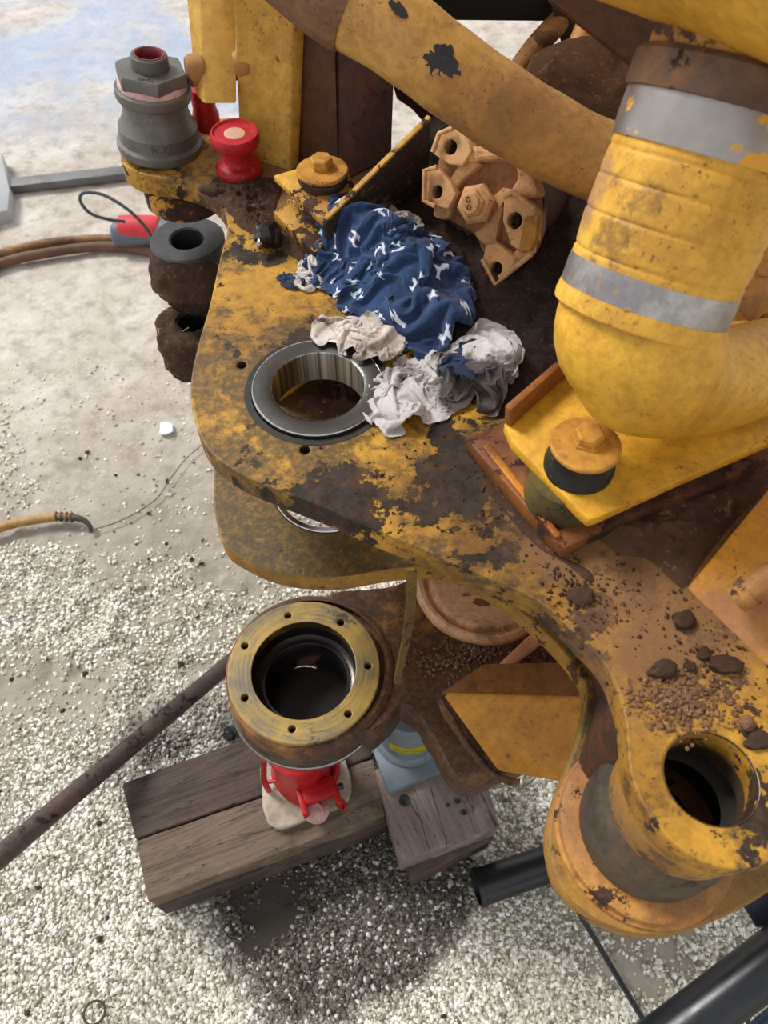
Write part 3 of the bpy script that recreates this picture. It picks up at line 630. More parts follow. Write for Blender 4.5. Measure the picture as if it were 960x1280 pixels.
ob('body', lathe([(0, 0), (.066, 0), (.068, .01), (.062, .03), (.058, .06), (.062, .18), (.066, .19), (.066, .205), (.040, .215), (0, .215)], JB, seg=48, rim=lambda a: 1 + .03 * math.cos(4 * a)), redm, jack)
ob('ram', lathe([(0, .21), (.024, .21), (.024, .290), (.030, .293), (.030, .308), (0, .308)], JB, seg=32), STEEL, jack, 'steel lifting ram')
for s_, (px, py) in enumerate([(330, 962), (424, 950)]):
    e0 = W(px, py - 12, .30); e1 = W(px + 6 - 20 * s_, py + 26, .18)
    ob('casting_rib', tube([e0, (e0 + e1) / 2 + Vector((-.004 + .008 * s_, -.008, 0)), e1], .006, 10, n=5), redm, jack)
ob('side_rib', tube([W(333, 978, .19), W(362, 973, .2)], .004, 10), redm, jack)
PS = W(398, 1008, .20)
Bx = Matrix.Rotation(.35, 3, 'Z')
ob('lever_socket', box(PS + Vector((.004, .014, .055)), (.062, .036, .03), .35, .004), redm, jack, 'red forked lever socket')
ob('socket_cheek', box(PS + Vector((-.026, -.006, .045)), (.012, .05, .036), .35, .003), redm, jack)
ob('socket_cheek', box(PS + Vector((.036, .014, .045)), (.012, .05, .036), .35, .003), redm, jack)
ob('pump_barrel', lathe([(0, -.03), (.020, -.03), (.024, -.02), (.024, .02), (.017, .026), (.017, .045), (0, .045)], PS + Vector((-.002, -.006, .0)), (0, -.35, .94), 28), worn('pump', base=srgb(190, 120, 116), base2=srgb(140, 40, 40), chips=.3, dust=srgb(214, 180, 172), dusts=.5), jack, 'dusty pink pump barrel')
ob('pivot_pin', tube([PS + Vector((-.036, .0, .05)), PS + Vector((.050, .026, .05))], .006, 16), DARKSTEEL, jack, 'steel pivot pin')
ob('release_valve', lathe([(0, 0), (.010, 0), (.010, .012), (.006, .014), (.006, .02), (0, .02)], PS + Vector((.042, .005, .012)), (.5, -.7, .3), 20), redm, jack, 'release valve')

GJ = W(512, 945, .178)
gj = thing('bottle_jack', 'grey bottle jack with a yellow label on the squared wooden block', 'jack', GJ)
gm = plain('blue_grey_paint', srgb(104, 116, 124), .5, 0, .25, 14, .3)
ob('base_plate', hexa([W(x, y, .178) for x, y in [(453, 905), (486, 995), (556, 966), (524, 880)]], [W(x, y, .192) for x, y in [(453, 903), (486, 990), (555, 962), (524, 878)]], .002), gm, gj, 'square grey base plate')
GB = W(510, 915, .195)
ob('body', lathe([(0, 0), (.072, 0), (.070, .006), (.062, .014), (.062, .15), (.056, .16), (0, .16)], GB, seg=56), gm, gj)
ob('ram', lathe([(0, .15), (.025, .15), (.025, .25), (.032, .252), (.032, .285), (0, .285)], GB, seg=32), DARKSTEEL, gj, 'steel ram')
lb = bmesh.new(); pv = None
for i in range(13):
    a = R(-128 + i * 7.0); d = Vector((math.cos(a), math.sin(a), 0)); cur = [lb.verts.new(GB + d * .0626 + Vector((0, 0, h))) for h in (.052, .086)]
    if pv: lb.faces.new((pv[0], cur[0], cur[1], pv[1]))
    pv = cur
lbl = bmesh.ops.solidify(lb, geom=list(lb.faces), thickness=-.0005)
LAB = ob('label', lb, plain('yellow_label', srgb(232, 214, 30), .5, 0, .08), gj, 'bright yellow curved label')
blkp = plain('label_ink', srgb(40, 40, 30), .6, 0, .1)
lt = bmesh.new()
for r_ in range(2):
    for i in range(26):
        if (i * 7 + r_ * 3) % 5 == 0: continue
        a = R(-122 + i * 3.0); d = Vector((math.cos(a), math.sin(a), 0)); tt = Vector((-d.y, d.x, 0)) * .0009; q = GB + d * .0634 + Vector((0, 0, .062 + .010 * r_))
        f = [lt.verts.new(q + tt * u + Vector((0, 0, .0014 * w))) for u, w in ((-1, -1), (1, -1), (1, 1), (-1, 1))]; lt.faces.new(f)
pr_ = ob('label_print', lt, blkp, LAB, 'two faint rows of tiny print'); pr_['kind'] = 'stuff'

# rusty bar leaning from the jack
b0, b1 = WD(-330, 1352, 1.02), WD(300, 818, 1.855)
bar = tube([b0.lerp(b1, t) + Vector((0, 0, .004 * math.sin(t * 3.1))) for t in [k / 14 for k in range(15)]], .0195, 20)
tag(ob('steel_bar', rough(join(bar), .0012, 30, 0, 2), worn('rusty_bar', base=srgb(92, 74, 66), base2=srgb(64, 50, 46), chips=.4, films=.4, chip=srgb(40, 30, 28), dust=srgb(150, 130, 112), dusts=.3, rusts=.4, rust=srgb(84, 60, 50), sc=20), None), 'long rusty round steel bar slanting up out of the frame at left', 'bar')

# ================================================================ FLOOR THINGS
sb_ = slab([(12, 233), (14, 222), (206, 201), (206, 211)], .035, .03, .003)
tag(ob('steel_strip', sb_, plain('dusty_grey_steel', srgb(112, 112, 110), .6, .2, .3, 14), None), 'grey flat steel strip lying on the far concrete left of the pipe coupling', 'strip')
tag(ob('steel_block', slab([(-90, 290), (-90, 214), (2, 190), (12, 236), (10, 262)], .05, .06, .008), plain('grey_block', srgb(176, 176, 176), .7, 0, .2, 8), None), 'grey block cut by the left edge of the picture', 'block')
hose_m = worn('brown_hose', base=srgb(168, 124, 72), base2=srgb(112, 80, 52), chips=.32, films=.35, chip=srgb(66, 46, 32), sc=6, rusts=.3)
tag(ob('air_hose', tube([W(-80, 345, .02), W(0, 318, .02), (W(60, 304, .02)), W(130, 299, .02), W(190, 303, .02), W(330, 320, .02)], .017, 16, n=8), hose_m, None), 'brown rubber hose on the floor, the far one of the pair', 'hose')
tag(ob('air_hose', tube([W(-80, 366, .02), W(0, 330, .02), (W(60, 316, .02)), W(130, 308, .02), W(190, 314, .02), W(330, 336, .02)], .018, 16, n=8), worn('dark_brown_hose', base=srgb(120, 84, 56), base2=srgb(92, 66, 48), chips=.3, sc=6), None), 'darker brown rubber hose on the floor, the near one of the pair', 'hose')
G0, G1 = W(147, 292, .06), W(232, 292, .06)
gd = (G1 - G0).normalized()
gr = thing('angle_grinder', 'grey and red power tool with a black cord lying on the hoses', 'power tool', Vector((G0.x, G0.y, .02)))
ob('body', lathe([(0, 0), (.028, .002), (.044, .014), (.047, .05), (.044, .14), (.050, .20), (.052, .27), (.03, .285), (0, .286)], G0 - gd * .02, gd, 32), plain('grey_plastic', srgb(92, 100, 112), .5, 0, .25, 12), gr)
ob('grip', lathe([(.030, .03), (.049, .03), (.051, .06), (.050, .15), (.045, .17), (.03, .17)], G0 - gd * .016 + Vector((0, .008, .010)), gd, 32), plain('red_plastic', srgb(206, 44, 52), .5, 0, .2, 12), gr, 'red upper shell')
ob('cord', tube([WD(192, 300, 2.55), WD(182, 284, 2.52), WD(160, 262, 2.50), WD(130, 244, 2.50), WD(106, 241, 2.5), WD(100, 250, 2.5), WD(112, 266, 2.52), WD(134, 274, 2.58), WD(156, 277, 2.62)], .0055, 10, n=8), plain('black_cord', srgb(44, 48, 54), .5, 0, .1), gr, 'looped black cord')
# hose with brass ends at the left
h = thing('air_hose', 'tan hose with ribbed end and hooked nozzle on the gravel at left', 'hose', W(40, 650, 0))
ob('hose_tube', tube([W(-70, 692, .022), W(-20, 668, .024), W(20, 654, .025), W(70, 646, .028)], .0125, 18, n=8), worn('tan_hose', base=srgb(186, 146, 84), base2=srgb(150, 112, 64), chips=.25, films=.3, sc=8), h)
for k in range(4):
    q = W(70 + k * 6.5, 645.5 + k * .3, .028); ob('ferrule_ring', lathe(ringprof(.0145, .008, -.0028, .0028, .001), q, (1, .05, .0), 24), worn('ring_tan', base=srgb(180, 140, 90), base2=srgb(120, 92, 62)), h)
ob('nozzle', tube([W(66, 646, .028), W(92, 647, .03), W(104, 650, .028), W(112, 657, .022), W(114, 666, .012)], lambda t: .011 * (1 - .55 * t), 16, n=6), plain('dark_nozzle', srgb(70, 66, 60), .5, .5, .3), h, 'dark hooked nozzle')
tag(ob('wire', tube([W(118, 662, .014), W(148, 652, .012), W(175, 638, .012), W(197, 622, .010), (W(212, 600, .012)), W(232, 574, .012), W(262, 548, .012)], .0016, 8, n=8), plain('thin_wire', srgb(86, 80, 74), .6, .3, .2), None), 'thin dark wire curving over the gravel from the hooked nozzle', 'wire')
tag(ob('plastic_shard', hexa([W(x, y, .004) for x, y in [(199, 543), (201, 528), (208, 528), (216, 530), (217, 540), (207, 544)]], [W(x, y, .012) for x, y in [(200, 542), (201, 528), (208, 527), (215, 530), (216, 539), (207, 543)]], .001), plain('pale_blue_plastic', srgb(222, 236, 246), .4, 0, .05), None), 'small pale blue-white plastic shard on bare concrete', 'shard')
q = W(118, 1266, .012); tag(ob('steel_ring', lathe(ringprof(.0215, .0175, -.003, .003, .001), q, (.1, .1, 1), 40), plain('rusty_ring', srgb(74, 66, 58), .5, .6), None), 'small dark steel ring half sunk in the gravel near the bottom edge', 'ring')
q = W(287, 918, .015); tag(ob('dirt_clod', clod(q, .016, 5), plain('shiny_black', srgb(22, 22, 24), .25), None), 'small shiny black lump on the gravel behind the left timbers', 'clod')
def scat(n):
    x = rng.uniform(-.9, .9, n); y = rng.uniform(.02, 1.5, n); return x, y
g = pebbles('dark_crumbs', 160, scat, .003, .009, mudmat('dark_crumb', srgb(54, 44, 34), srgb(90, 74, 56), None, 60), lambda x, y: ground_h(x, y) + .002); tag(g, 'dark dirt crumbs scattered among the white gravel', 'dirt', kind='stuff')
# black tubes and rod at lower right
tb = thing('black_pipe', 'short black pipe with an open end lying on the gravel under the lug', 'pipe', W(650, 1090, 0))
t0, t1 = W(602, 1108, .045), W(780, 1048, .045)
blkt = plain('gloss_black', srgb(24, 27, 31), .32, 0, .4, 20, .1)
ob('pipe_body', tube([t0, t1], .036, 40, caps=False), blkt, tb)
ob('pipe_end', lathe([(.036, 0), (.0385, -.001), (.0385, -.012), (.032, -.0135), (.031, .004), (.028, .03), (0, .03)], t0, t1 - t0, 40), blkt, tb, 'collar at the open end')
bigp = thing('frame_leg', 'thick black tubular stand leg crossing the bottom right corner', 'stand', WD(880, 1240, 1.3))
ob('leg_tube', tube([WD(775, 1345, 1.22), WD(1060, 1128, 1.22)], .041, 40), blkt, bigp)
ob('corner_plate', hexa([WD(x, y, 1.30) for x, y in [(926, 1128), (962, 1100), (1010, 1160), (945, 1160)]], [WD(x, y, 1.27) for x, y in [(926, 1126), (962, 1098), (1010, 1160), (945, 1158)]], .002), plain('dark_blue_grey', srgb(44, 50, 58), .45, 0, .2), bigp, 'flat dark corner plate')
ob('lower_rail', tube([WD(862, 1360, 1.28), WD(1060, 1190, 1.28)], .014, 20), plain('blue_edge', srgb(52, 72, 98), .35, 0, .2), bigp, 'blue-grey rail along the leg')
tag(ob('steel_rod', tube([W(690, 1090, .06), W(731, 1153, .045), W(812, 1288, .02)], .0055, 14), blkt, None), 'thin straight black rod between the lug and the bottom edge', 'rod')

# ================================================================ THINGS ON THE FRAME
# pipe coupling
CB = W(201, 186, ZT + .001); CAX = Vector((.11, .02, 1)).normalized()
cp = thing('pipe_coupling', 'grey cast iron reducing pipe coupling with a hexagonal cap, standing by the post', 'pipe fitting', CB)
cast = M('grey_cast_iron'); c = cast.mix(cast.step(cast.noise(16, 7, .65), .35, .7), srgb(112, 109, 103), srgb(84, 82, 77)); c = cast.mix(cast.step(cast.noise(40, 6, .7), .6, .7, 0, .7), c, srgb(122, 120, 114))
cast.bump(cast.noise(320, 4, .7), .5, .001); CAST = cast.fin(c, .5, .45)
ob('coupling_body', lathe([(0, 0), (.056, 0), (.062, 0.00346), (.0635, 0.00865), (.063, 0.01557), (.0585, 0.019895), (.058, 0.03806), (.0525, 0.04498), (.050, 0.05363), (.0475, 0.05882), (.047, 0.07612), (.0525, 0.078715), (.0545, 0.082175), (.0545, 0.09342), (.052, 0.096015), (.046, 0.096015), (.045, 0.09169), (0, 0.09169)], CB, CAX, 72), CAST, cp)
ob('pipe_tape', lathe([(.045, 0.08996), (.0500, 0.09342), (.0488, 0.10207), (.044, 0.1038), (0, 0.1038)], CB, CAX, 48), plain('pink_sealant', srgb(214, 170, 164), .7, 0, .3, 60, .6), cp, 'pink smeared thread sealant')
hx = lathe([(0, 0.099475), (.048, 0.099475), (.0555, 0.10293), (.0555, 0.11505), (.052, 0.11894), (.030, 0.1198), (.0265, 0.12283), (.0255, 0.13494), (.024, 0.13667), (.0185, 0.13667), (.0175, 0.13321), (.0175, 0.10812), (0, 0.10812)], CB, CAX, 6, .35)
cap = lathe([(.0262, 0.11851), (.0265, 0.12283), (.0255, 0.13581), (.024, 0.13753), (.0185, 0.13753), (.0175, 0.13407), (.0175, 0.11072), (0, 0.11072)], CB, CAX, 40)
ob('hex_cap', lathe([(0, 0.099475), (.049, 0.099475), (.0525, 0.10293), (.0525, 0.11505), (.0500, 0.11894), (.0, 0.12024)], CB, CAX, 6, .35), CAST, cp, 'hexagonal cap')
ob('cap_neck', cap, CAST, cp); ob('thread_sealant', lathe([(.0179, 0.13451), (.0215, 0.1384), (.0192, 0.13857), (.0172, 0.13581), (.0170, 0.12975), (.0164, 0.12802), (.0170, 0.12542), (.0164, 0.12369), (.0170, 0.1211), (.0172, 0.11245)], CB, CAX, 40), plain('dark_red_sealant', srgb(126, 30, 40), .4, 0, .5, 70, .6), cp, 'dark red sealant round the threaded hole')
def text_mesh(s, size, depth, p, nrm, up):
    cu = bpy.data.curves.new('t', 'FONT'); cu.body = s; cu.size = size; cu.extrude = depth; cu.align_x = 'CENTER'; cu.align_y = 'CENTER'; cu.resolution_u = 2
    t = bpy.data.objects.new('t', cu); me = bpy.data.meshes.new_from_object(t); bpy.data.objects.remove(t); bpy.data.curves.remove(cu)
    z = Vector(nrm).normalized(); y = (Vector(up) - z * Vector(up).dot(z)).normalized(); x = y.cross(z)
    me.transform(Matrix.Translation(p) @ Matrix((x, y, z)).transposed().to_4x4()); return me
fd = Vector((.22, -1, 0)).normalized()
me = text_mesh('ICH', .017, .0008, CB + CAX * .030 + fd * .0585, fd, (0, 0, 1)); ob('raised_lettering', me, CAST, cp, 'faint raised letters ICH', 0)
f2 = Vector((.02, -1, 0)).normalized(); bpos = CB + CAX * .069 + f2 * .0472
side = Vector((-f2.y, f2.x, 0)); tri = [bpos + Vector((0, 0, .010)), bpos - side * .0065 + Vector((0, 0, -.006)), bpos + side * .0065 + Vector((0, 0, -.006)), bpos + Vector((0, 0, .010))]
ob('raised_triangle', join(tube(tri, .0009, 8), lathe(ringprof(.0030, .0018, -.0006, .0006, .0002), bpos - Vector((0, 0, .001)), f2, 16)), plain('worn_edge_iron', srgb(140, 140, 134), .4, .6, .1), cp, 'raised triangle mark with a ring in it')
me = text_mesh('CHCS', .009, .0006, CB + CAX * .1204 + Vector((0, -.037, 0)), CAX, (0, 1, 0)); ob('raised_lettering', me, CAST, cp, 'faint raised letters on the cap', 0)

# red plugs
PB = W(300, 217, ZT)
redp = worn('scuffed_red', base=srgb(196, 24, 34), base2=srgb(160, 14, 26), chips=.36, chip=srgb(150, 110, 96), films=.18, rusts=.16, rust=srgb(110, 30, 24), dust=srgb(178, 130, 110), dusts=.28, sc=26, rough=.35)
pk = thing('red_plug', 'scuffed red metal spool-shaped plug standing on dirt by the side plate', 'plug', PB)
ob('plug_body', lathe([(0, 0), (.032, 0), (.034, .004), (.034, .012), (.030, .018), (.021, .021), (.019, .026), (.019, .043), (.021, .046), (.033, .048), (.035, .052), (.035, .062), (.033, .066), (.031, .066), (.029, .063), (0, .063)], PB, (.03, -.04, 1), 56), redp, pk)
ob('worn_top', rough(lathe([(0, .064), (.012, .064), (.015, .0632)], PB, (.03, -.04, 1), 20), .0, 1, 0), plain('bare_tan', srgb(206, 160, 130), .6, 0, .3, 60), pk, 'bare tan patch worn on the top')
P2 = W(262, 150, ZT + .0)
tag(ob('red_plug', lathe([(0, -.0), (.020, 0), (.021, .02), (.018, .03), (.0185, .055), (.0165, .06), (0, .06)], P2 + Vector((0, -.02, .0)), (0, 0, 1), 40), redp, None), 'dark red plug under the foot of the yellow post, behind the grey coupling', 'plug')

# mud-caked hinge bushing block at the far left edge of the frame
CL = thing('hinge_bracket', 'mud-caked bracket with two bores, black rubber ring on top, left of the frame', 'bracket', W(235, 400, .70))
u0 = W(234, 299, .95)
rubr = plain('black_rubber', srgb(52, 52, 53), .6, 0, .35, 20, .4)
ob('rubber_ring', rough(lathe(ringprof(.063, .028, -.022, .002, .003), u0, seg=72), .0008, 50, 0, 1), rubr, CL, 'black rubber ring with a round bore')
ob('bore', lathe([(.0285, -.002), (.0285, -.12), (0, -.12)], u0, seg=48), rubr, CL)
low = W(232, 402, .815)
bm_tilt = join(lathe([(.028, -.020), (.0615, -.020), (.0625, -.05), (.0625, -.088), (.028, -.088)], u0, (u0 - W(236, 378, .84)).normalized(), seg=72))
ob('upper_barrel', rough(bm_tilt, .005, 38, 0, 9, maxlen=.006), BLACKMUD, CL, 'upper barrel crusted with brown mud', 70)
ob('mud_neck', rough(join(lathe([(0, -.14), (.052, -.14), (.056, -.11), (.056, -.07), (0, -.07)], u0 + Vector((-.012, .022, 0)), seg=48)), .006, 38, 0, 4, maxlen=.008), BLACKMUD, CL, 'mud packed between the barrels', 70)
ob('lower_barrel', rough(join(lathe([(.024, -.004), (.030, .002), (.060, .0), (.066, -.010), (.067, -.085), (.056, -.098), (.024, -.1)], low + Vector((.010, .0, 0)), seg=72)), .006, 38, 0, 2, maxlen=.006), BLACKMUD, CL, 'lower barrel crusted with brown mud', 70)
ob('lower_bore', lathe([(.0245, -.003), (.0245, -.10), (0, -.10)], low + Vector((.010, .0, 0)), seg=40), plain('bore_black', srgb(22, 20, 19), .5), CL)
ob('wire_clip', tube([low + Vector((-.024, -.010, .004)), low + Vector((-.010, -.022, -.006)), low + Vector((.010, -.020, .004))], .0012, 8, n=5), plain('wire_grey', srgb(150, 140, 130), .4, .6), CL, 'thin wire across the lower bore')
ob('link_arm', hexa([Vector((-.30, 1.14, .80)), Vector((-.30, 1.19, .80)), Vector((-.02, 1.05, .86)), Vector((-.02, .99, .86))], [Vector((-.30, 1.14, .85)), Vector((-.30, 1.19, .85)), Vector((-.02, 1.05, .905)), Vector((-.02, .99, .905))], .004), BLACKMUD, CL, 'muddy arm running back under the frame')
ob('yellow_flake', hexa([W(x, y, .80) for x, y in [(196, 404), (203, 404), (204, 418), (198, 420)]], [W(x, y, .812) for x, y in [(196, 402), (203, 402), (204, 416), (198, 418)]], .001), yel_mat, CL, 'patch of yellow paint')

# mount builder
def mount(name, label, wc, r, hb, bolt_r, mats, boltp, tilt=(0, 0, 1)):
    pass
# left mount
LW = W(403, 216, 1.172)
lm = thing('mount_bracket', 'yellow angle bracket with a long upright plate and one bolted washer, behind the blue rag', 'bracket', W(380, 250, ZT))
lm_mat = worn('bracket_yellow', base=srgb(214, 164, 60), base2=srgb(180, 130, 46), chips=.42, chip=srgb(66, 42, 28), films=.35, rusts=.3, sc=26, dust=srgb(120, 84, 54), dusts=.25)
ob('foot_plate', hexa([W(x, y, 1.105) for x, y in [(343, 276), (392, 326), (440, 286), (388, 250)]], [W(x, y, 1.122) for x, y in [(341, 264), (393, 316), (440, 276), (384, 246)]], .002), lm_mat, lm, 'lower yellow plate')
tp_ = [W(x, y, 1.158) for x, y in [(342, 219), (398, 272), (404, 277), (446, 236), (430, 206), (380, 208)]]
ob('top_flange', hexa([p - Vector((0, 0, .009)) for p in tp_], tp_, .0015), lm_mat, lm, 'upper plate with a bright worn edge')
fx = W(372, 262, 1.15); 
ob('paint_marks', text_mesh('GZIG', .013, .0006, W(369, 252, 1.1545) + Vector((0, -.0014, -.004)), (-.62, -.75, .25), (.0, .2, 1)), plain('yellow_scrawl', srgb(206, 160, 60), .5), lm, 'scratched marks on the plate edge', 0)
A0, A1 = W(403, 272, 1.158), W(534, 143, 1.235)
dA = (A1 - A0).normalized(); hA = Vector((dA.y, -dA.x, 0)).normalized() * .008
bA0 = Vector((A0.x, A0.y, 1.11)); bA1 = Vector((A1.x, A1.y, 1.11))
dz_ = Vector((0, 0, .004))
ob('upright_plate', hexa([bA0, bA0 + hA, bA1 + hA, bA1], [A0 - dz_, A0 + hA - dz_, A1 + hA - dz_, A1 - dz_], .0008), worn('shaded_plate_face', base=srgb(62, 44, 30), base2=srgb(40, 30, 24), chips=.35, films=.4, rusts=.3, chip=srgb(120, 84, 30)), lm, 'long upright plate, its face coloured dark as in shade')  # shaded face of the yellow bracket, its shade put into the colour
ob('worn_edge', hexa([A0 - dz_, A0 + hA - dz_, A1 + hA - dz_, A1 - dz_], [A0, A0 + hA, A1 + hA, A1], .001), lm_mat, lm, 'bright yellow top edge of the upright plate')
ob('rubber_mount', lathe([(0, -.06), (.034, -.06), (.036, -.05), (.030, -.044), (.031, -.012), (.0335, -.008), (.0335, -.001), (0, -.001)], LW, seg=48), worn('greasy_rubber', base=srgb(70, 62, 50), base2=srgb(52, 46, 40), chips=.35, films=.3, rusts=.3, dust=srgb(100, 74, 50), dusts=.4), lm, 'greasy dark rubber mount')
washm = worn('bolt_yellow', base=srgb(204, 150, 60), base2=srgb(176, 118, 44), chips=.34, films=.3, rusts=.50, rust=srgb(138, 82, 38), sc=30, chip=srgb(70, 42, 24))
ob('washer', lathe([(0, 0), (.033, 0), (.0345, .0015), (.0345, .0045), (.033, .006), (0, .006)], LW, seg=56), washm, lm)
ob('bolt_head', hexnut(LW + Vector((-.001, .005, .006)), .0155, .013, phase=.4), washm, lm)

# right mount
rm = thing('mount_bracket', 'bright yellow bracket under the elbow hose with a large rusty washer and bolt', 'bracket', W(735, 600, ZT))
rm_mat = worn('bracket_bright', base=srgb(222, 168, 40), base2=srgb(200, 142, 36), chips=.30, chip=srgb(90, 50, 24), films=.32, rusts=.36, rust=srgb(150, 90, 30), sc=20)
rust_mat = worn('rusty_base', base=srgb(150, 92, 36), base2=srgb(112, 66, 30), chips=.46, chip=srgb(72, 42, 26), films=.36, rusts=.5, rust=srgb(110, 60, 30), sc=14, dust=srgb(120, 84, 60), dusts=.3)
pb_ = [(583, 549), (694, 676), (706, 686), (780, 648), (1010, 560), (1010, 470), (760, 430), (700, 470), (632, 525)]
tpp = [W(x, y, 1.122) for x, y in pb_]; btt = [Vector((p.x, p.y, 1.101)) for p in tpp]
ob('base_plate', rough(hexa(btt, tpp, .003), .0012, 40, 0, 3, maxlen=.03), rust_mat, rm, 'rusty brown base plate', 40)
ob('edge_strip', hexa([W(x, y, 1.118) for x, y in [(602, 560), (694, 676), (702, 672), (612, 556)]], [W(x, y, 1.129) for x, y in [(602, 557), (694, 672), (702, 668), (612, 553)]], .002), worn('orange_strip', base=srgb(206, 132, 40), base2=srgb(170, 96, 34), chips=.38, films=.35, rusts=.5), rm, 'orange raised edge strip')
ZB = 1.166
pt = [(630, 529), (640, 552), (725, 640), (737, 650), (750, 646), (850, 600), (1010, 532), (1010, 400), (760, 400), (722, 448)]
tpp = [W(x, y, ZB) for x, y in pt]
ob('top_flange', hexa([p - Vector((0, 0, .013)) for p in tpp], tpp, .0025), rm_mat, rm, 'bright yellow top plate of the bracket')
u_b = [W(630, 529, ZB), W(722, 448, ZB), W(729, 452, ZB), W(638, 535, ZB)]
u_t = [p + Vector((-.003, 0, .026)) for p in u_b]
ob('side_flange', hexa(u_b, u_t, .002), rust_mat, rm, 'brown upturned side of the bracket')
RW = W(731, 559, 1.196)
ob('rubber_skirt', lathe([(0, -.073), (.037, -.073), (.038, -.066), (.036, -.054), (.034, -.04), (0, -.04)], RW + Vector((-.010, -.004, 0)), seg=56), worn('olive_rubber', base=srgb(104, 90, 44), base2=srgb(76, 66, 38), chips=.4, films=.4, rusts=.3), rm, 'olive greasy rubber between the plates')
ob('rubber_mount', lathe([(0, -.031), (.0335, -.031), (.034, -.023), (.031, -.018), (.031, -.004), (.032, 0), (0, 0)], RW, seg=64), worn('chipped_black_rubber', base=srgb(36, 36, 36), base2=srgb(28, 28, 28), chips=.36, chip=srgb(170, 140, 70), films=.2, rusts=.15, sc=22), rm, 'black rubber ring with yellow chips')
ob('washer', lathe([(0, 0), (.032, 0), (.0332, .0015), (.0332, .0045), (.0318, .006), (0, .006)], RW, seg=64), washm, rm, 'large rusty yellow washer')
ob('bolt_head', lathe([(0, 0), (.0165, 0), (.0165, .0025), (.0140, .0025), (.0140, .0105), (.012, .0125), (0, .0125)], RW + Vector((.002, .004, .006)), seg=6, phase=.2), washm, rm, 'rusty hexagonal bolt head')

# ---------------------------------------------------------------- diagonal pipe
dp = thing('coolant_pipe', 'dusty yellow thick pipe crossing diagonally above the casting yoke', 'pipe', WD(600, 110, .86))
pipe_m = worn('dusty_yellow_pipe', base=srgb(206, 160, 86), base2=srgb(176, 128, 66), chips=.26, films=.3, film=srgb(96, 70, 48), rusts=.40, rust=srgb(128, 84, 50), sc=9, dust=srgb(156, 116, 78), dusts=.40)
pth = [WD(352, -62, .80), WD(420, -6, .81), WD(500, 44, .82), WD(572, 98, .84), WD(650, 150, .86), WD(735, 196, .89), WD(830, 228, .93)]
P_ = crom(pth, 10)
ob('pipe_body', tube(P_[12:], lambda t: .0435 + .0004 * math.sin(t * 40), 48), pipe_m, dp)
ob('rubber_sleeve', tube(P_[:14], lambda t: .0475 - .002 * (t > .94), 48), worn('tan_rubber', base=srgb(138, 100, 68), base2=srgb(112, 78, 54), chips=.2, films=.3, rusts=.3, dust=srgb(150, 112, 80), dusts=.4), dp, 'brown rubber sleeve at the upper end')
def on_tube(c, ax, r, nrm, outline, mat, name, parent, label):
    bm = bmesh.new(); ax = ax.normalized(); n = (nrm - ax * nrm.dot(ax)).normalized(); t = ax.cross(n)
    vs = []
    for u, v in outline:
        a = v / r; vs.append(bm.verts.new(c + ax * u + (n * math.cos(a) + t * math.sin(a)) * (r + .0005)))
    cv = bm.verts.new(c + n * (r + .0006))
    for i in range(len(vs)): bm.faces.new((cv, vs[i], vs[(i + 1) % len(vs)]))
    return ob(name, bm, mat, parent, label, 0)
rp = random.Random(3)
def blob(ru, rv, n=26, j=.35): return [(ru * math.cos(2 * math.pi * i / n) * (1 + rp.uniform(-j, j)), rv * math.sin(2 * math.pi * i / n) * (1 + rp.uniform(-j, j))) for i in range(n)]
tocam = (Vector((0, 0, CAMZ)) - pth[3])
blackp = plain('black_primer', srgb(40, 40, 46), .6, 0, .3, 60)
for (px, py, ru, rv, nn) in ((551, 82, .018, .011, 30), (556, 62, .010, .009, 20), (497, 15, .011, .006, 20)):
    cc_ = WD(px, py, .80); ax = (pth[4] - pth[2]).normalized(); base_c = pth[2] + ax * (cc_ - pth[2]).dot(ax)
    on_tube(base_c, ax, .0436, (WD(px, py, .78) - base_c), blob(ru, rv, nn), blackp, 'bare_patch', dp, 'black patch where the paint has flaked')

# ---------------------------------------------------------------- big hose with clamps and elbow
ah = thing('intake_hose', 'large yellow ribbed hose with two steel clamps and a smooth elbow below', 'hose', WD(840, 480, .69))
T_, B_h = WD(893, 160, .580), WD(808, 368, .640); axh = (T_ - B_h).normalized(); Lh = (T_ - B_h).length
hose_y = worn('hose_yellow', base=srgb(228, 176, 66), base2=srgb(208, 154, 54), chips=.20, films=.30, film=srgb(120, 88, 44), rusts=.30, rust=srgb(170, 104, 52), sc=8, dust=srgb(176, 132, 96), dusts=.24, rough=.45, bumpy=.3, chip=srgb(90, 60, 34), spots_dust=[(tuple(WD(745, 230, .60) - WD(840, 480, .69)), .026, .34), (tuple(WD(728, 290, .62) - WD(840, 480, .69)), .022, .30)], spots_film=[(tuple(WD(765, 250, .56) - WD(840, 480, .69)), .034, .26), (tuple(WD(750, 320, .59) - WD(840, 480, .69)), .024, .22)])
def sleeve_r(t):
    g = sum(math.exp(-((t - q) / .010) ** 2) for q in (.22, .44, .64, .80)); return .0690 + .0022 * math.sin(math.pi * t) - .0014 * g
sk = basis(axh)
N = 90; V = []; F = []; S = 72
for i in range(N + 1):
    t = i / N
    for k in range(S):
        a = 2 * math.pi * k / S; te = t + .02 * math.sin(a + .6); rr = sleeve_r(te) + .0006 * mn.noise(Vector((math.cos(a) * 2, math.sin(a) * 2, t * 6)))
        V.append(B_h + axh * (Lh * (t * 1.02 - .02)) + sk @ Vector((math.cos(a) * rr, math.sin(a) * rr, 0)))
for i in range(N):
    for k in range(S): F.append((i * S + k, i * S + (k + 1) % S, (i + 1) * S + (k + 1) % S, (i + 1) * S + k))
ob('hose_sleeve', (V, F), hose_y, ah, 'yellow wrapped rubber sleeve', 60)
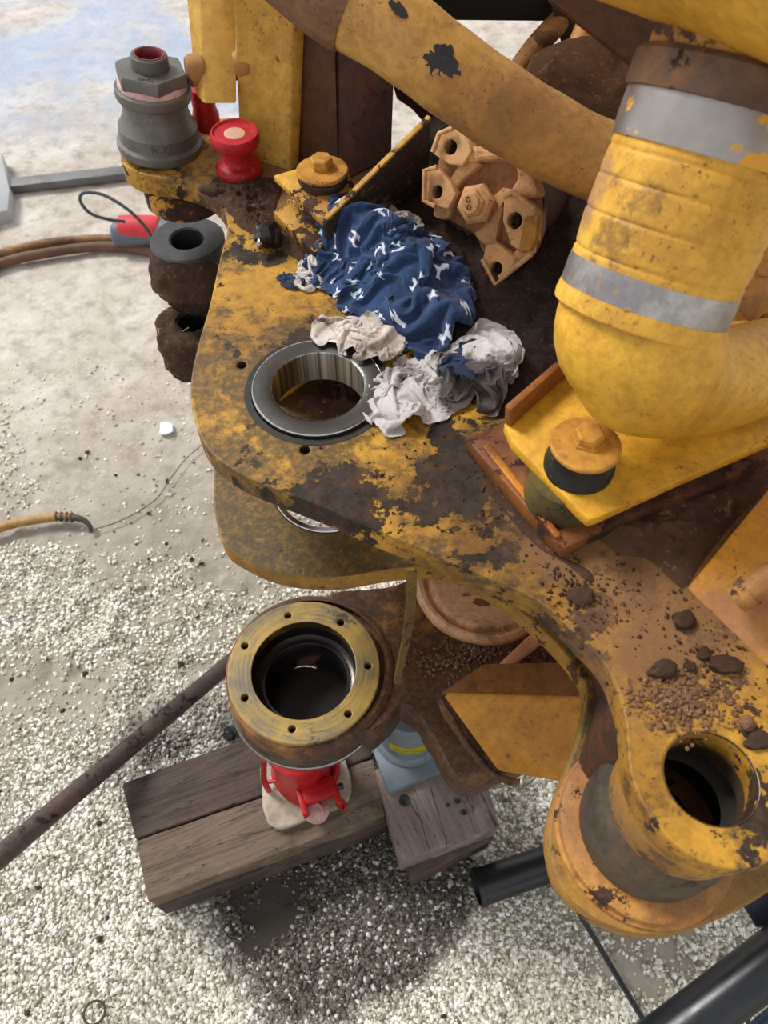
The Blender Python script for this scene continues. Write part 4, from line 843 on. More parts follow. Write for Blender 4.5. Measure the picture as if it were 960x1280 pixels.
clampm = M('clamp_steel_worn'); cn = clampm.step(clampm.noise(17, 6, .6), .55, .57); cc = clampm.mix(cn, clampm.mix(clampm.noise(60, 4), srgb(176, 170, 164), srgb(138, 132, 130)), srgb(222, 158, 42))
clampm.bump(clampm.math('SUBTRACT', 1.0, cn), -.5, .001); CLAMP = clampm.fin(cc, .38, clampm.math('SUBTRACT', .85, clampm.math('MULTIPLY', cn, .85)))
def band(c, r, w, mat, name, label, th=.0016):
    return ob(name, lathe([(r, -w), (r + th, -w), (r + th + .0006, -w * .6), (r + th + .0006, w * .6), (r + th, w), (r, w), (r, -w)], c, axh, 96), mat, ah, label)
band(T_ - axh * .004, .0700, .0165, CLAMP, 'hose_clamp', 'wide steel clamp with scraps of yellow paint')
band(B_h + axh * .004, .0690, .0135, worn('bright_clamp', base=srgb(190, 186, 180), base2=srgb(150, 146, 144), chips=.22, chip=srgb(208, 150, 50), films=.15, film=srgb(120, 100, 70), rusts=.12, rough=.25, metal=.85, sc=10, bumpy=.2), 'hose_clamp', 'shiny steel clamp at the lower end')
ob('sleeve_lip', lathe([(.069, -.026), (.0722, -.024), (.0728, -.018), (.0716, -.010), (.069, -.010)], B_h + axh * .004, axh, 96), hose_y, ah, 'lip of the sleeve below the lower clamp')
elb = worn('smooth_yellow', base=srgb(224, 172, 58), base2=srgb(202, 148, 42), chips=.12, films=.22, film=srgb(176, 130, 60), rusts=.15, rust=srgb(190, 130, 50), sc=10, rough=.38, bumpy=.1, chip=srgb(130, 90, 50))
ep = [B_h + axh * .01, B_h - axh * .03, WD(802, 430, .655), WD(816, 460, .672), WD(846, 476, .700), WD(890, 476, .735), WD(960, 458, .80), WD(1040, 436, .88)]
ob('elbow', tube(ep, lambda t: .0655 if t < .42 else .0655 - .016 * min(1, (t - .42) / .2) ** .7, 64, n=8), elb, ah, 'smooth yellow elbow')
ob('neck_lip', lathe([(.0700, -.004), (.0745, -.003), (.0755, .004), (.0750, .020), (.071, .024), (.06, .024)], T_ + axh * .016, axh, 80), worn('dark_lip', base=srgb(104, 80, 62), base2=srgb(80, 60, 50), chips=.36, chip=srgb(50, 36, 30), films=.3, rusts=.5, rust=srgb(150, 96, 44)), ah, 'dark brown lip above the upper clamp')
ob('neck', lathe([(.066, .02), (.068, .03), (.068, .055), (.064, .065), (.064, .14), (0, .14)], T_ + axh * .014, axh, 80), worn('rusty_neck', base=srgb(206, 146, 54), base2=srgb(164, 106, 48), chips=.42, chip=srgb(86, 62, 58), films=.34, rusts=.5, rust=srgb(130, 78, 44), sc=9), ah, 'rusty pipe neck above the upper clamp')
# housing over the neck
hs = thing('engine_housing', 'big smooth yellow housing overhanging the top right corner', 'machine housing', WD(900, 20, .60))
e0, e1 = WD(735, -4, .60), WD(965, 82, .50)
hd = (e1 - e0).normalized(); up = (ray(850, 35).cross(hd)); up = up if up.z > 0 else -up; up = up.normalized()
ctr = [p + up * .125 for p in (e0 - hd * .10, e0, e0.lerp(e1, .5), e1, e1 + hd * .4)]
ob('housing_shell', tube(ctr, .125, 72, n=4), elb, hs)
pn = Vector((0, -.55, .83)).normalized()
dk = [(680, -90), (688, 0), (832, 114), (860, 60), (800, -90)]
ob('under_panel', plate([WP(x, y, WD(760, 40, .78), Vector((0, -.8, .6)).normalized()) for x, y in dk], 0, .010, (), .002, WD(760, 40, .78), Vector((0, -.8, .6)).normalized()), brown_mat, hs, 'brown dirty panel under the housing')
hx_ = [(.06, .80), (1.3, .80), (1.3, 2.0), (.06, 2.0)]
ob('shading_hood', hexa([Vector((a, b, 1.66)) for a, b in hx_], [Vector((a, b, 2.1)) for a, b in hx_], .02), elb, hs, 'unseen slab of machine body above the picture, added to shade the rear')  # unseen body slab, added to keep sky light off the rear
# clip at right
cl = thing('pipe_clip', 'tan bent clip plate with a rounded tab at the right edge beside the hose', 'clip', WD(935, 370, .80))
ob('clip_plate', hexa([WD(x, y, .80) for x, y in [(908, 372), (938, 404), (968, 350), (950, 335)]], [WD(x, y, .79) for x, y in [(908, 371), (938, 402), (968, 348), (950, 334)]], .001), tan_mat, cl)
ob('clip_tab', hexa([WD(x, y, .80) for x, y in [(942, 325), (950, 348), (975, 345), (975, 300)]], [WD(x, y, .785) for x, y in [(942, 325), (950, 346), (975, 343), (975, 300)]], .001), tan_mat, cl)
ob('round_tab', lathe([(0, 0), (.018, 0), (.0195, .002), (.0195, .006), (.018, .008), (0, .008)], WD(968, 412, .80), (-.4, -.7, .6), 32), tan_mat, cl)

# ---------------------------------------------------------------- casting yoke
YC = W(603, 256, 1.175); tc = (Vector((0, 0, CAMZ)) - YC).normalized()
rt = tc.cross(Vector((0, 0, 1))).normalized()
YN = (tc * .90 + rt * (.43 if rt.x < 0 else -.43)).normalized()
yk = thing('shaft_yoke', 'tan dusty cast drive-shaft yoke with four bolt ears and a centre nut', 'shaft coupling', YC)
yk_mat = worn('tan_dusty_cast', base=srgb(220, 172, 118), base2=srgb(194, 144, 94), chips=.22, chip=srgb(96, 62, 38), films=.28, film=srgb(120, 80, 50), rusts=.35, rust=srgb(150, 98, 58), sc=16, dust=srgb(206, 158, 108), dusts=.35, rough=.7, bumpy=.5)
yk_dk = worn('tan_dark_cast', base=srgb(160, 110, 72), base2=srgb(134, 88, 56), chips=.25, films=.35, rusts=.35, sc=14, dust=srgb(170, 120, 80), dusts=.35, rough=.7)
def yp(pix, lift): 
    p0 = YC + YN * lift; return [WP(x, y, p0, YN) for x, y in pix]
def yplate(name, pix, lift, th, mat, label=None, holes=(), bev=.0025, sm=0, par=None):
    p0 = YC + YN * lift; o = [WP(x, y, p0, YN) for x, y in pix]
    if sm: o = crom(o, sm, True)
    return ob(name, plate(o, 0, th, [(WP(x, y, p0, YN), r, 24) for x, y, r in holes], bev, p0, YN), mat, par or yk, label, 40)
body = [(549, 196), (575, 172), (612, 186), (640, 190), (658, 203), (668, 226), (672, 250), (670, 290), (655, 322), (622, 350), (603, 318), (592, 294), (556, 272), (534, 244), (546, 212)]
yplate('yoke_body', body, -.004, .034, yk_dk, 'hollowed brown centre of the yoke', bev=.004, sm=3)
cres = [(580, 184), (612, 184), (637, 190), (656, 203), (667, 224), (671, 244), (652, 248), (638, 238), (646, 222), (640, 206), (618, 200), (588, 203), (578, 200)]
yplate('rim_arc', cres, .016, .030, yk_mat, 'raised curved rim', sm=3, bev=.005)
yplate('cross_bar', [(540, 268), (552, 238), (562, 222), (574, 205), (588, 196), (600, 205), (590, 214), (572, 232), (566, 256), (558, 274)], .009, .02, yk_mat, 'sloping shoulder', sm=3, bev=.004)
yplate('cross_bar', [(592, 292), (604, 306), (618, 312), (642, 330), (664, 316), (660, 300), (640, 316), (620, 300), (628, 262), (622, 246), (634, 240), (600, 284)], .007, .02, yk_mat, 'lower shoulder', sm=2, bev=.004)
dkh = plain('bore_dark_grey', srgb(74, 62, 56), .5, .3, .5, 60)
def ear(pix, hole, r, lift, wall):
    e = yplate('bolt_ear', pix, lift, .022, yk_mat, None, [(hole[0], hole[1], r)], .002)
    p0 = YC + YN * (lift - .010); c0 = WP(hole[0], hole[1], p0, YN)
    ob('ear_hole', lathe([(r, .009), (r * .96, .0), (r * .6, -.002), (r * .55, -.012), (0, -.012)], c0, YN, 24), dkh, e, 'dark bolt hole')
    p1 = YC + YN * (lift + .007); ob('ear_lip', tube([WP(x, y, p1, YN) for x, y in wall], .0032, 10), yk_mat, e)
ear([(541, 192), (551, 168), (567, 160), (583, 170), (590, 188), (578, 208), (560, 205)], (563, 184), .0085, .020, [(541, 190), (549, 167), (566, 160)])
ear([(531, 250), (531, 214), (547, 210), (562, 226), (570, 242), (560, 262), (544, 258)], (546, 240), .0078, .020, [(544, 258), (530, 251), (531, 213), (546, 209)])
ear([(630, 244), (642, 240), (658, 250), (670, 264), (668, 300), (652, 316), (638, 306), (628, 276)], (643, 276), .0095, .022, [(630, 246), (641, 240), (668, 262)])
ear([(603, 324), (607, 306), (622, 304), (642, 322), (642, 334), (620, 355)], (620, 336), .0080, .020, [(603, 324), (619, 356), (642, 336), (664, 318)])
yplate('yellow_flat', [(655, 272), (672, 268), (669, 300), (662, 314), (648, 314)], .030, .012, worn('flat_yellow', base=srgb(196, 140, 24), base2=srgb(160, 108, 20), chips=.3), 'flat painted yellow face', bev=.001)
nc = YC + YN * .013
ob('centre_nut', lathe([(0, 0), (.0255, 0), (.0255, .008), (.021, .013), (.0165, .014), (.016, .019), (.013, .021), (0, .021)], nc, YN, 6, .5), yk_mat, yk, 'raised hexagonal centre')
ob('nut_disc', lathe([(0, .019), (.0125, .019), (.0125, .023), (.011, .0245), (0, .0245)], nc - rt * .0 , YN, 32), yk_mat, yk)
for dx, dy in ((-.0035, .004), (.0015, -.004)):
    bb = basis(YN); ob('dimple', lathe([(.0032, .0005), (.0026, .0012), (.0016, -.0005), (0, -.0005)], nc + YN * .0245 + bb @ Vector((dx, dy, 0)), YN, 16), dkh, yk)
ob('drive_shaft', lathe([(0, -.14), (.060, -.14), (.064, -.10), (.070, -.06), (.074, -.022), (0, -.022)], YC + YN * 0 , YN, 56), worn('dark_shaft', base=srgb(84, 54, 36), base2=srgb(60, 40, 28), chips=.35, films=.4, rusts=.4, dust=srgb(110, 74, 48), dusts=.3), yk, 'dark brown shaft flange behind the yoke')

# ================================================================ SOFT THINGS: mud, rags
def inpoly(x, y, poly):
    c = np.zeros(x.shape, bool); n = len(poly)
    for i in range(n):
        x0, y0 = poly[i]; x1, y1 = poly[(i + 1) % n]
        k = ((y0 > y) != (y1 > y)) & (x < (x1 - x0) * (y - y0) / (y1 - y0 + 1e-12) + x0); c ^= k
    return c
def segdist(x, y, pl, closed=False):
    d = np.full(x.shape, 9.0); n = len(pl)
    for i in range(n if closed else n - 1):
        ax, ay = pl[i]; bx, by = pl[(i + 1) % n]; vx, vy = bx - ax, by - ay; L = vx * vx + vy * vy + 1e-12
        t = np.clip(((x - ax) * vx + (y - ay) * vy) / L, 0, 1); d = np.minimum(d, np.hypot(x - ax - t * vx, y - ay - t * vy))
    return d
def heap_mesh(poly, step, hfun, z0, push=None):
    """closed-edge sheet over an outline, raised by hfun(x,y,dist_to_edge)"""
    P = [(p[0], p[1]) for p in poly]; xs = [p[0] for p in P]; ys = [p[1] for p in P]
    X, Y = np.meshgrid(np.arange(min(xs), max(xs), step), np.arange(min(ys), max(ys), step)); X[::2] += step * .5
    X = X.ravel() + rng.uniform(-.2, .2, X.size) * step; Y = Y.ravel() + rng.uniform(-.2, .2, Y.size) * step
    D = segdist(X, Y, P, True); k = inpoly(X, Y, P) & (D > step * .6); X, Y = X[k], Y[k]
    nb = len(P); pts = [Vector((a, b)) for a, b in P] + [Vector((a, b)) for a, b in zip(X, Y)]
    vo, _, fo, _, _, _ = delaunay_2d_cdt(pts, [], [list(range(nb))], 1, 1e-6)
    A = np.array([(v[0], v[1]) for v in vo]); D = segdist(A[:, 0], A[:, 1], P, True); D[D < 1e-5] = 0
    Z = hfun(A[:, 0], A[:, 1], D); Q = np.stack([A[:, 0], A[:, 1], z0 + Z], 1)
    if push is not None: Q = push(Q, D)
    return Q, [tuple(f) for f in fo]
def resample(pl, d):
    out = []; n = len(pl)
    for i in range(n):
        a, b = Vector(pl[i]), Vector(pl[(i + 1) % n]); k = max(1, int((b - a).length / d)); out += [a.lerp(b, j / k) for j in range(k)]
    return out
def dome(D, w, h): t = np.clip(D / w, 0, 1); return h * np.sqrt(np.maximum(1 - (1 - t) ** 2, 0))

# mud bank behind the rags, sloping up towards the back
MB_ = [(398, 305), (430, 270), (470, 240), (520, 190), (545, 150), (600, 120), (760, 150), (860, 300), (840, 420), (730, 455), (690, 470), (655, 500), (640, 520), (600, 500), (560, 440), (520, 400), (470, 360), (430, 335)]
poly = resample(crom([W(x, y, ZT) for x, y in MB_], 5, True), .006)
ax0, ax1 = W(470, 380, ZT), W(740, 170, ZT)
def mudh(x, y, D):
    s = np.clip(((x - ax0.x) * (ax1.x - ax0.x) + (y - ax0.y) * (ax1.y - ax0.y)) / ((ax1 - ax0).xy.length_squared), 0, 1)
    h = dome(D, .05, .012) + np.clip(D / .05, 0, 1) * (s ** 1.3 * .05 + .008 * fbm(x * 14, y * 14, 2, 4) + .0045 * fbm(x * 60, y * 60, 8, 4) + .003 * np.abs(fbm(x * 130, y * 130, 12, 2)))
    return np.maximum(h, 0) + .0005
MUDP = [(p[0], p[1]) for p in poly]
def mud_at(x, y):
    sh = np.shape(x); x, y = np.ravel(x), np.ravel(y); D = np.where(inpoly(x, y, MUDP), segdist(x, y, MUDP, True), 0); return (np.where(D > 0, mudh(x, y, D), 0) + .002).reshape(sh)
Q, F = heap_mesh(poly, .0034, mudh, ZT)
o = ob('mud_bank', (Q, F), mudmat('packed_mud', srgb(54, 36, 27), srgb(34, 24, 19), srgb(92, 66, 50), 60, .8), None, smooth=70); tag(o, 'dark brown packed mud heaped behind the rags and below the yoke', 'mud', kind='stuff')
# dirt drifts
def drift(pix, h, mat, label, seed, fr_=70, step=.003, w=.03):
    poly = resample(crom([W(x, y, ZT) for x, y in pix], 5, True), .005)
    f = lambda x, y, D: np.maximum(dome(D, w, h * .4) + np.clip(D / w, 0, 1) * (h * .9 * np.abs(fbm(x * fr_ + 1.5 * vnoise(y * 60, x * 60), y * fr_ * 1.3, seed, 5, .6)) + h * .4 * fbm(x * fr_ * .3, y * fr_ * .3, seed + 5, 3)), 0) + .0004
    Q, F = heap_mesh(poly, step, f, ZT); o = ob('dirt_drift', (Q, F), mat, None, smooth=70); return tag(o, label, 'dirt', kind='stuff')
drift([(262, 236), (270, 222), (300, 226), (336, 222), (352, 236), (345, 262), (350, 285), (372, 300), (385, 330), (360, 318), (335, 300), (300, 285), (285, 262), (266, 250)], .010, MUD, 'brown crumbly dirt spread round the foot of the red spool-shaped plug', 4, 38, .0022)
dusty = mudmat('dusty_brown', srgb(92, 66, 48), srgb(70, 50, 36), srgb(140, 108, 82), 30, .7)
drift([(735, 652), (790, 632), (880, 598), (1000, 545), (1000, 590), (930, 640), (880, 700), (858, 734), (842, 728), (810, 700), (770, 690)], .008, dusty, 'brown dust and dirt in the corner between the bright bracket and the gusset', 7, 60, .0035, .04)
drift([(600, 600), (640, 610), (668, 650), (695, 690), (735, 712), (742, 728), (730, 724), (706, 704), (672, 684), (630, 640)], .005, MUD, 'dark dirt line in front of the rusty base plate', 9, 80, .003, .012)
rm_ = [(372, 500), (388, 486), (410, 476), (436, 474), (458, 486), (462, 508), (440, 522), (400, 522)]
poly = resample(crom([W(x, y, ZL) for x, y in rm_], 5, True), .006)
Q, F = heap_mesh(poly, .004, lambda x, y, D: dome(D, .03, .012) + np.clip(D / .03, 0, 1) * .012 * np.abs(fbm(x * 40, y * 40, 6, 4)) + .0004, ZL); o = ob('dirt_drift', (Q, F), MUD, None, smooth=70); tag(o, 'brown dirt on the lower plate seen through the steel bearing ring', 'dirt', kind='stuff')
tan_d = mudmat('tan_crumbs', srgb(138, 100, 70), srgb(112, 80, 54), srgb(196, 164, 130), 70, .8)
cg = W(852, 876, ZT)
g = pebbles('tan_crumbs', 700, lambda n: (cg.x + rng.normal(0, .021, n), cg.y + rng.normal(0, .013, n)), .0007, .0036, tan_d, lambda x, y: np.full_like(x, ZT)); tag(g, 'tan gritty crumbs on the yellow plate above the round bore', 'dirt', kind='stuff')
def sprinkle(n):
    k = rng.integers(0, 6, n); cs = [W(*q, ZT) for q in ((640, 620), (900, 820), (330, 270), (720, 730), (560, 560), (800, 760))]; sg = [.03, .03, .03, .02, .07, .04]
    return np.array([cs[i].x for i in k]) + rng.normal(0, 1, n) * np.array(sg)[k], np.array([cs[i].y for i in k]) + rng.normal(0, 1, n) * np.array(sg)[k]
g = pebbles('plate_crumbs', 900, sprinkle, .0007, .0026, MUD, lambda x, y: np.full_like(x, ZT)); tag(g, 'fine brown crumbs sprinkled over the yellow top plate', 'dirt', kind='stuff')
for (px, py, r, sq, lab, mt) in [(856, 776, .0105, (1, .9, .8), 'round dark dirt clod on dust left of the yellow gusset plate', MUD), (829, 838, .0105, (1.25, .7, .7), 'flat oblong dirt clod above the tan crumbs', BLACKMUD),
        (862, 834, .006, (1, .8, .8), 'smallest dirt clod, right of the flat oblong one', MUD), (906, 832, .010, (1.4, .9, .6), 'wide brown dirt clod right of the tan crumbs', MUD), (880, 818, .006, (1, 1, .8), 'little dirt clod above and left of the wide brown one', MUD),
        (948, 927, .009, (1.3, .8, .6), 'dark dirt clod at the right edge beside the round bore', BLACKMUD), (726, 745, .010, (1.3, 1, .5), 'dark crumbly clod on the plate below the rusty bracket corner', BLACKMUD),
        (266, 238, .013, (1.3, .8, .7), 'dirt clod at the plate edge below the red spool-shaped plug', BLACKMUD), (935, 905, .007, (1, 1, .7), 'tan crumb lump near the right edge above the bore', tan_d)]:
    p = W(px, py, ZT + r * .35); tag(ob('dirt_clod', clod(p, r, px % 17, sq), mt, None, smooth=60), lab, 'dirt clod')
kc = thing('tar_lump', 'black sticky lump with a scrap of foil beside the left bracket', 'lump', W(335, 300, ZT))
ob('lump_body', clod(W(335, 293, ZT + .014), .020, 3, (.9, 1.0, .95), .5), plain('sticky_black', srgb(34, 28, 25), .4, 0, .4, 40, .8), kc)
ob('foil', clod(W(325, 306, ZT + .016), .006, 8, (.6, .8, 1.3), .8, 2), plain('foil', srgb(190, 190, 190), .25, .9, .2), kc, 'shiny scrap of foil')

gxs, gys = np.linspace(-.25, .35, 260), np.linspace(.45, 1.05, 260); MG = mud_at(*np.meshgrid(gxs, gys))
def mud_map(x, y):
    u = np.clip((x - gxs[0]) / (gxs[1] - gxs[0]), 0, 258.9); v = np.clip((y - gys[0]) / (gys[1] - gys[0]), 0, 258.9); i, j = u.astype(int), v.astype(int); a, b = u - i, v - j
    return MG[j, i] * (1 - a) * (1 - b) + MG[j, i + 1] * a * (1 - b) + MG[j + 1, i] * (1 - a) * b + MG[j + 1, i + 1] * a * b
# rags: crumpled sheets of cloth, each fitted to the ground it covers
def upsample(a, k):
    def up(a):
        n = a.shape[0]; e = np.concatenate([2 * a[:1] - a[1:2], a, 2 * a[-1:] - a[-2:-1]]); out = []
        t = np.arange((n - 1) * k + 1) / k; i = np.minimum(t.astype(int), n - 2); u = (t - i).reshape(-1, *[1] * (a.ndim - 1))
        p0, p1, p2, p3 = e[i], e[i + 1], e[i + 2], e[i + 3]
        return .5 * (2 * p1 + (p2 - p0) * u + (2 * p0 - 5 * p1 + 4 * p2 - p3) * u * u + (3 * p1 - p0 - 3 * p2 + p3) * u ** 3)
    return np.swapaxes(up(np.swapaxes(up(a), 0, 1)), 0, 1)
def rag(name, pix, z0, mat, label, seed=1, slack=1.35, n=38, hills=(), k=3, paint=None, fold=9.0, hmax=.05, rot=0.0, press=.0, bend=.5, size=None, anchor=.012, onmud=True):
    """a square of cloth with more length than its outline gives it room for: solved as a sheet that keeps its lengths, cannot leave
    the outline, cannot sink below what it lies on, and so buckles into folds"""
    out = [W(a, b, z0).xy for a, b in pix]; out = crom([Vector((p.x, p.y, 0)) for p in out], 6, True)
    cx, cy = sum(p.x for p in out) / len(out), sum(p.y for p in out) / len(out); NB = 72; rt = np.zeros(NB)
    for q in range(NB):
        a = (q + .5) / NB * 2 * math.pi - math.pi; dx, dy = math.cos(a), math.sin(a)
        for i in range(len(out)):
            p, r_ = out[i], out[(i + 1) % len(out)]; ax, ay, bx, by = p.x - cx, p.y - cy, r_.x - cx, r_.y - cy
            den = dx * (by - ay) - dy * (bx - ax)
            if abs(den) < 1e-9: continue
            t = (ax * (by - ay) - ay * (bx - ax)) / den; u = (ax * dy - ay * dx) / den
            if t > 0 and 0 <= u <= 1: rt[q] = max(rt[q], t)
    def rlim(x, y):
        pos = (np.arctan2(y, x) + math.pi) / (2 * math.pi) * NB - .5; i0 = np.floor(pos).astype(int); u = pos - i0; return rt[i0 % NB] * (1 - u) + rt[(i0 + 1) % NB] * u
    def base(x, y):
        h = 0 * x + .0012
        if onmud: h = np.maximum(h, mud_map(x + cx, y + cy) + (ZT - z0))
        for (px, py, hh, wd) in hills:
            c = W(px, py, z0); h = h + hh * np.exp(-((x + cx - c.x) ** 2 + (y + cy - c.y) ** 2) / wd ** 2)
        return h
    g = np.linspace(-1, 1, n); U, V_ = np.meshgrid(g, g); m_ = np.maximum(np.abs(U), np.abs(V_)); l2 = np.hypot(U, V_) + 1e-9
    a = np.arctan2(V_, U) + rot; X = np.cos(a); Y = np.sin(a); rl = rlim(X, Y); rho = (m_ * .55 + .45 * l2 / 1.4142)
    P = np.stack([X * rl * rho, Y * rl * rho, np.zeros_like(U)], 2)
    area = .5 * float(np.sum(rt ** 2)) * 2 * math.pi / NB; L = size or slack * math.sqrt(area)
    P[..., :2] += .006 * np.stack([fbm(U * 3, V_ * 3, seed, 2), fbm(U * 3, V_ * 3, seed + 9, 2)], 2)
    P[..., 2] = base(P[..., 0], P[..., 1]) + .55 * hmax * np.abs(fbm(P[..., 0] * fold * 2.2, P[..., 1] * fold * 2.2, seed + 4, 2)) * np.clip((1 - rho) * 4, .15, 1)
    def relax(P, iters, h, bend, grav, P0, anch):
        n = P.shape[0]; vel = np.zeros_like(P)
        prs = [((slice(None), slice(0, -1)), (slice(None), slice(1, None)), h, 1.0), ((slice(0, -1), slice(None)), (slice(1, None), slice(None)), h, 1.0),
               ((slice(0, -1), slice(0, -1)), (slice(1, None), slice(1, None)), h * 1.4142, .5), ((slice(0, -1), slice(1, None)), (slice(1, None), slice(0, -1)), h * 1.4142, .5)]
        bnd = [((slice(None), slice(0, -q)), (slice(None), slice(q, None)), h * q, bend * w) for q, w in ((2, 1), (4, .5))] + [((slice(0, -q), slice(None)), (slice(q, None), slice(None)), h * q, bend * w) for q, w in ((2, 1), (4, .5))]
        rests = [slack * np.sqrt(((P0[B_2] - P0[A_])[..., :2] ** 2).sum(-1)) for A_, B_2, _, _ in prs + bnd]
        for it in range(iters):
            prev = P.copy(); P = P + vel * .88; P[..., 2] -= grav
            for rep in range(3):
                D = np.zeros_like(P); Wt = np.zeros(P.shape[:2]) + 1e-6
                for (A_, B_2, tag_, st), r0 in zip(prs + bnd, rests):
                    d = P[B_2] - P[A_]; ln = np.sqrt((d ** 2).sum(-1)) + 1e-9; e = (ln - r0)
                    if tag_ > h * 1.5: e = np.where(ln < r0 * .80, (ln - r0 * .80) * .5, np.where(ln > r0, e, 0))      # bending resists, weakly
                    cor = (.5 * st * e / ln)[..., None] * d; D[A_] += cor; D[B_2] -= cor; Wt[A_] += st; Wt[B_2] += st
                P = P + 1.4 * D / Wt[..., None]
                dq = P[..., :2] - P0[..., :2]; dl = np.sqrt((dq ** 2).sum(-1, keepdims=True)) + 1e-9; P[..., :2] = P0[..., :2] + dq * np.minimum(1, anch / dl)
                rr = np.hypot(P[..., 0], P[..., 1]) + 1e-9; lim = rlim(P[..., 0], P[..., 1]); s_ = np.minimum(1, lim / rr); P[..., 0] *= s_; P[..., 1] *= s_
                b_ = base(P[..., 0], P[..., 1]); P[..., 2] = np.maximum(P[..., 2], b_); top_ = b_ + hmax; P[..., 2] = np.where(P[..., 2] > top_, P[..., 2] * .6 + top_ * .4, P[..., 2])
            vel = P - prev; sp_ = np.sqrt((vel ** 2).sum(-1, keepdims=True)) + 1e-9; vel *= np.minimum(1, .004 / sp_)
        return P
    P0 = P.copy(); P = relax(P, 110, L / (n - 1), bend, .00002, P0, anchor)
    P = upsample(P, 2); P0 = upsample(P0, 2); n2 = P.shape[0]; P[..., 2] += .0008 * vnoise(np.arange(n2)[:, None] * .37 + 0 * P[..., 0], np.arange(n2)[None, :] * .37 + 0 * P[..., 0], 0, seed)
    P = relax(P, 45, L / (n2 - 1), bend * .6, .00002, P0, anchor)
    Q = upsample(P, k); nn = Q.shape[0]; Q = Q + np.array([cx, cy, z0])
    me = grid_mesh(Q.reshape(-1, 3), nn, nn); o = ob(name, me, mat, None, smooth=180); tag(o, label, 'rag')
    if paint is not None:
        col = paint(nn, L); at = o.data.color_attributes.new('print', 'FLOAT_COLOR', 'POINT'); at.data.foreach_set('color', col.astype('f').ravel())
    return o
def clothmat(name, c1, c2, stain, stains, attr=None, weave=1100, spots=(), rc=None):
    m = M(name); c = m.mix(m.step(m.noise(22, 6, .6), .3, .7), c1, c2)
    c = m.mix(m.step(m.noise(500, 3, .7), .4, .7, 0, .3), c, tuple(x * .55 for x in c1[:3]) + (1,))
    if attr:
        a = m.n.new('ShaderNodeVertexColor'); a.layer_name = attr; c = m.mix(a.outputs['Color'], c, srgb(206, 210, 220))
    v = m.math('ADD', m.noise(15, 9, .74), stains)
    for (p, r, st) in spots: v = m.math('ADD', v, m.math('MULTIPLY', m.spot(p, r, .5), st))
    c = m.mix(m.step(v, .56, .70, 0, .93), c, stain); c = m.mix(m.step(m.noise(70, 6, .75), .60, .72, 0, .35), c, tuple(x * 1.5 for x in stain[:3]) + (1,))
    m.bump(m.noise(180, 4, .7, .8), .5, .0016); m.bump(m.noise(weave, 2, .5), .3, .0006)
    m.b.inputs['Sheen Weight'].default_value = .15; m.b.inputs['Sheen Roughness'].default_value = .6
    return m.fin(c, .95, 0, .12)
DOG = [(-1.0, .10), (-1.12, .36), (-.92, .40), (-.80, .62), (-.62, .50), (-.50, .30), (-.1, .26), (.40, .30), (.62, .52), (.80, .92), (.90, .70), (1.18, .56), (1.16, .38), (.88, .26), (.78, -.02), (.80, -.72), (.58, -.76), (.46, -.20), (.2, -.16), (-.34, -.16), (-.40, -.46), (-.22, -.74), (-.42, -.84), (-.70, -.44), (-.78, -.10)]
rd = random.Random(12)
def dogpaint(n, L):
    """white dog silhouettes printed on the flat cloth in staggered rows"""
    U, V_ = np.meshgrid(np.linspace(0, L, n), np.linspace(0, L, n)); col = np.zeros((n * n, 4)); col[:, 3] = 1; U, V_ = U.ravel(), V_.ravel()
    for r_ in range(9):
        for c_ in range(8):
            u0 = .010 + c_ * .047 + (r_ % 2) * .023 + rd.uniform(-.003, .003); v0 = .014 + r_ * .040 + rd.uniform(-.003, .003); a = rd.uniform(-.5, .5) + (math.pi if rd.random() < .5 else 0); S = .0092
            near = np.hypot(U - u0, V_ - v0) < S * 1.5; idx = np.nonzero(near)[0]
            if not len(idx): continue
            du, dv = U[idx] - u0, V_[idx] - v0; x_ = (du * math.cos(a) + dv * math.sin(a)) / S; y_ = (-du * math.sin(a) + dv * math.cos(a)) / S
            col[idx[inpoly(x_, y_, DOG)], :3] = 1
    return col
ZR = ZT + .001
rag('blue_rag', [(380, 330), (392, 304), (414, 284), (444, 268), (474, 270), (500, 300), (544, 322), (578, 346), (590, 382), (592, 416), (574, 440), (546, 462), (516, 448), (480, 420), (440, 400), (404, 372), (380, 346)], ZR,
    clothmat('blue_printed_cloth', srgb(44, 70, 110), srgb(24, 40, 70), srgb(14, 18, 28), -.03, 'print'), 'crumpled dark blue rag printed with small white dogs, lying on the yellow plate', 3, 1.48, 36, [(440, 296, .045, .05), (478, 330, .022, .05), (520, 372, .034, .055), (555, 415, .02, .03)], 4, dogpaint, 7, .050, .5, bend=.8, anchor=.016)
rag('white_rag', [(388, 420), (398, 400), (425, 404), (450, 400), (480, 398), (506, 412), (508, 434), (494, 450), (462, 456), (432, 450), (400, 436)], ZT + .007,
    clothmat('stained_white_cloth', srgb(212, 202, 192), srgb(180, 168, 156), srgb(104, 88, 74), .04), 'smaller stained white rag lying over the rim of the steel bearing ring', 5, 1.45, 26, [(450, 425, .012, .04)], 2, None, 10, .024, .2, bend=.7)
gr_out = [(446, 506), (456, 488), (478, 468), (500, 450), (540, 440), (585, 424), (612, 414), (640, 428), (652, 458), (642, 492), (626, 522), (585, 520), (545, 530), (512, 540), (490, 556), (476, 540), (456, 526)]
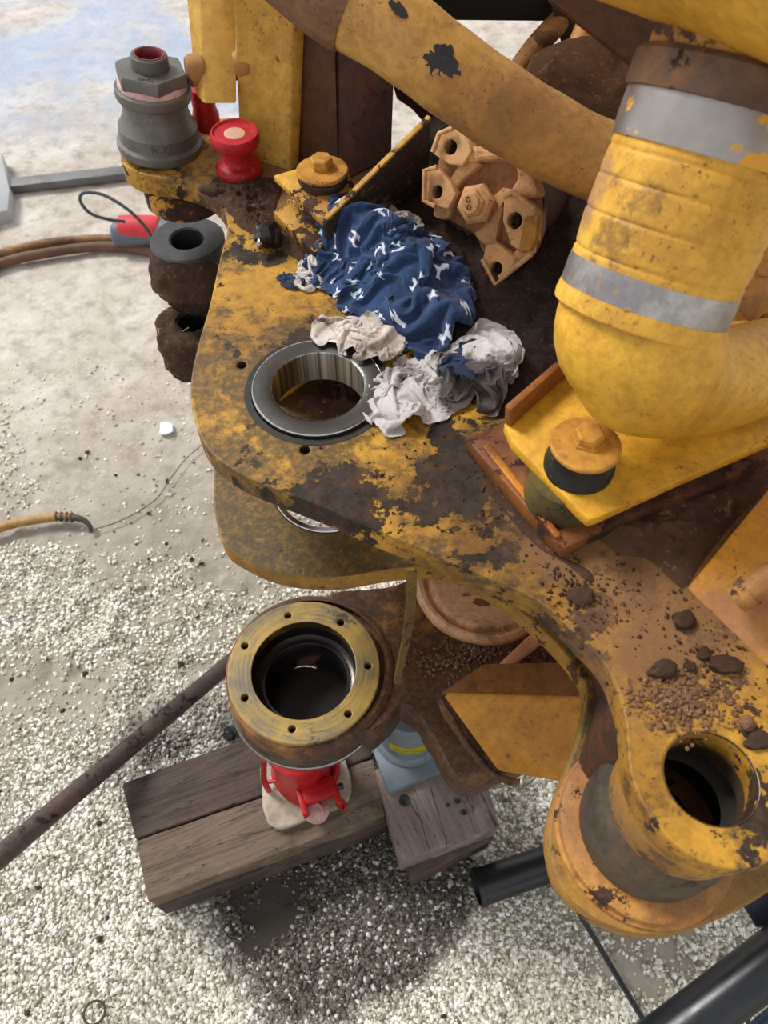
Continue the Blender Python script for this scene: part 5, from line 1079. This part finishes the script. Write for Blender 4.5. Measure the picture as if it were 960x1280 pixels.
allp = [W(x, y, ZR) for x, y in gr_out]; rc = Vector(((min(p.x for p in allp) + max(p.x for p in allp)) / 2, (min(p.y for p in allp) + max(p.y for p in allp)) / 2, ZR))
def rs(px, py): return tuple(W(px, py, ZR + .02) - rc)
rag('white_rag', gr_out, ZR,
    clothmat('greasy_white_cloth', srgb(200, 192, 190), srgb(164, 156, 152), srgb(58, 48, 42), .03, spots=[(rs(594, 484), .040, .22), (rs(500, 465), .024, .14), (rs(545, 455), .02, .14)]),
    'larger white rag smeared with black grease, right of the steel bearing ring', 8, 1.5, 36, [(600, 470, .024, .04), (500, 500, .012, .03)], 3, None, 8, .036, .8, bend=.7)
rag('white_rag', [(460, 262), (468, 244), (486, 244), (508, 262), (528, 284), (544, 308), (538, 326), (516, 326), (494, 312), (474, 284)], ZT + .030,
    clothmat('brown_stained_cloth', srgb(176, 166, 152), srgb(140, 124, 106), srgb(72, 54, 40), .0), 'brown-stained white cloth sticking up behind the blue rag', 12, 1.4, 22, [(500, 290, .015, .03)], 2, None, 10, .022, .3)
rag('white_rag', [(366, 350), (376, 326), (390, 320), (402, 338), (404, 358), (394, 366), (374, 364)], ZR,
    clothmat('small_white_cloth', srgb(214, 204, 198), srgb(182, 170, 160), srgb(90, 70, 60), -.08), 'small white cloth corner peeping out left of the blue rag', 15, 1.4, 14, [], 2, None, 14, .014, .3)
rag('blue_rag', [(344, 350), (354, 343), (372, 345), (382, 354), (376, 363), (358, 361)], ZR,
    clothmat('navy_cloth', srgb(40, 54, 84), srgb(28, 36, 56), srgb(20, 22, 30), .0), 'tiny navy cloth tip pointing left from under the rags', 17, 1.3, 12, [], 2, None, 14, .008, .3)
rag('blue_rag', [(548, 462), (566, 440), (590, 428), (612, 438), (622, 458), (604, 474), (574, 476)], ZT + .030,
    clothmat('dark_blue_cloth', srgb(36, 52, 84), srgb(24, 34, 56), srgb(14, 16, 24), .03), 'dark blue cloth fold lying on top of the greasy white rag', 19, 1.3, 16, [], 2, None, 12, .012, .3)
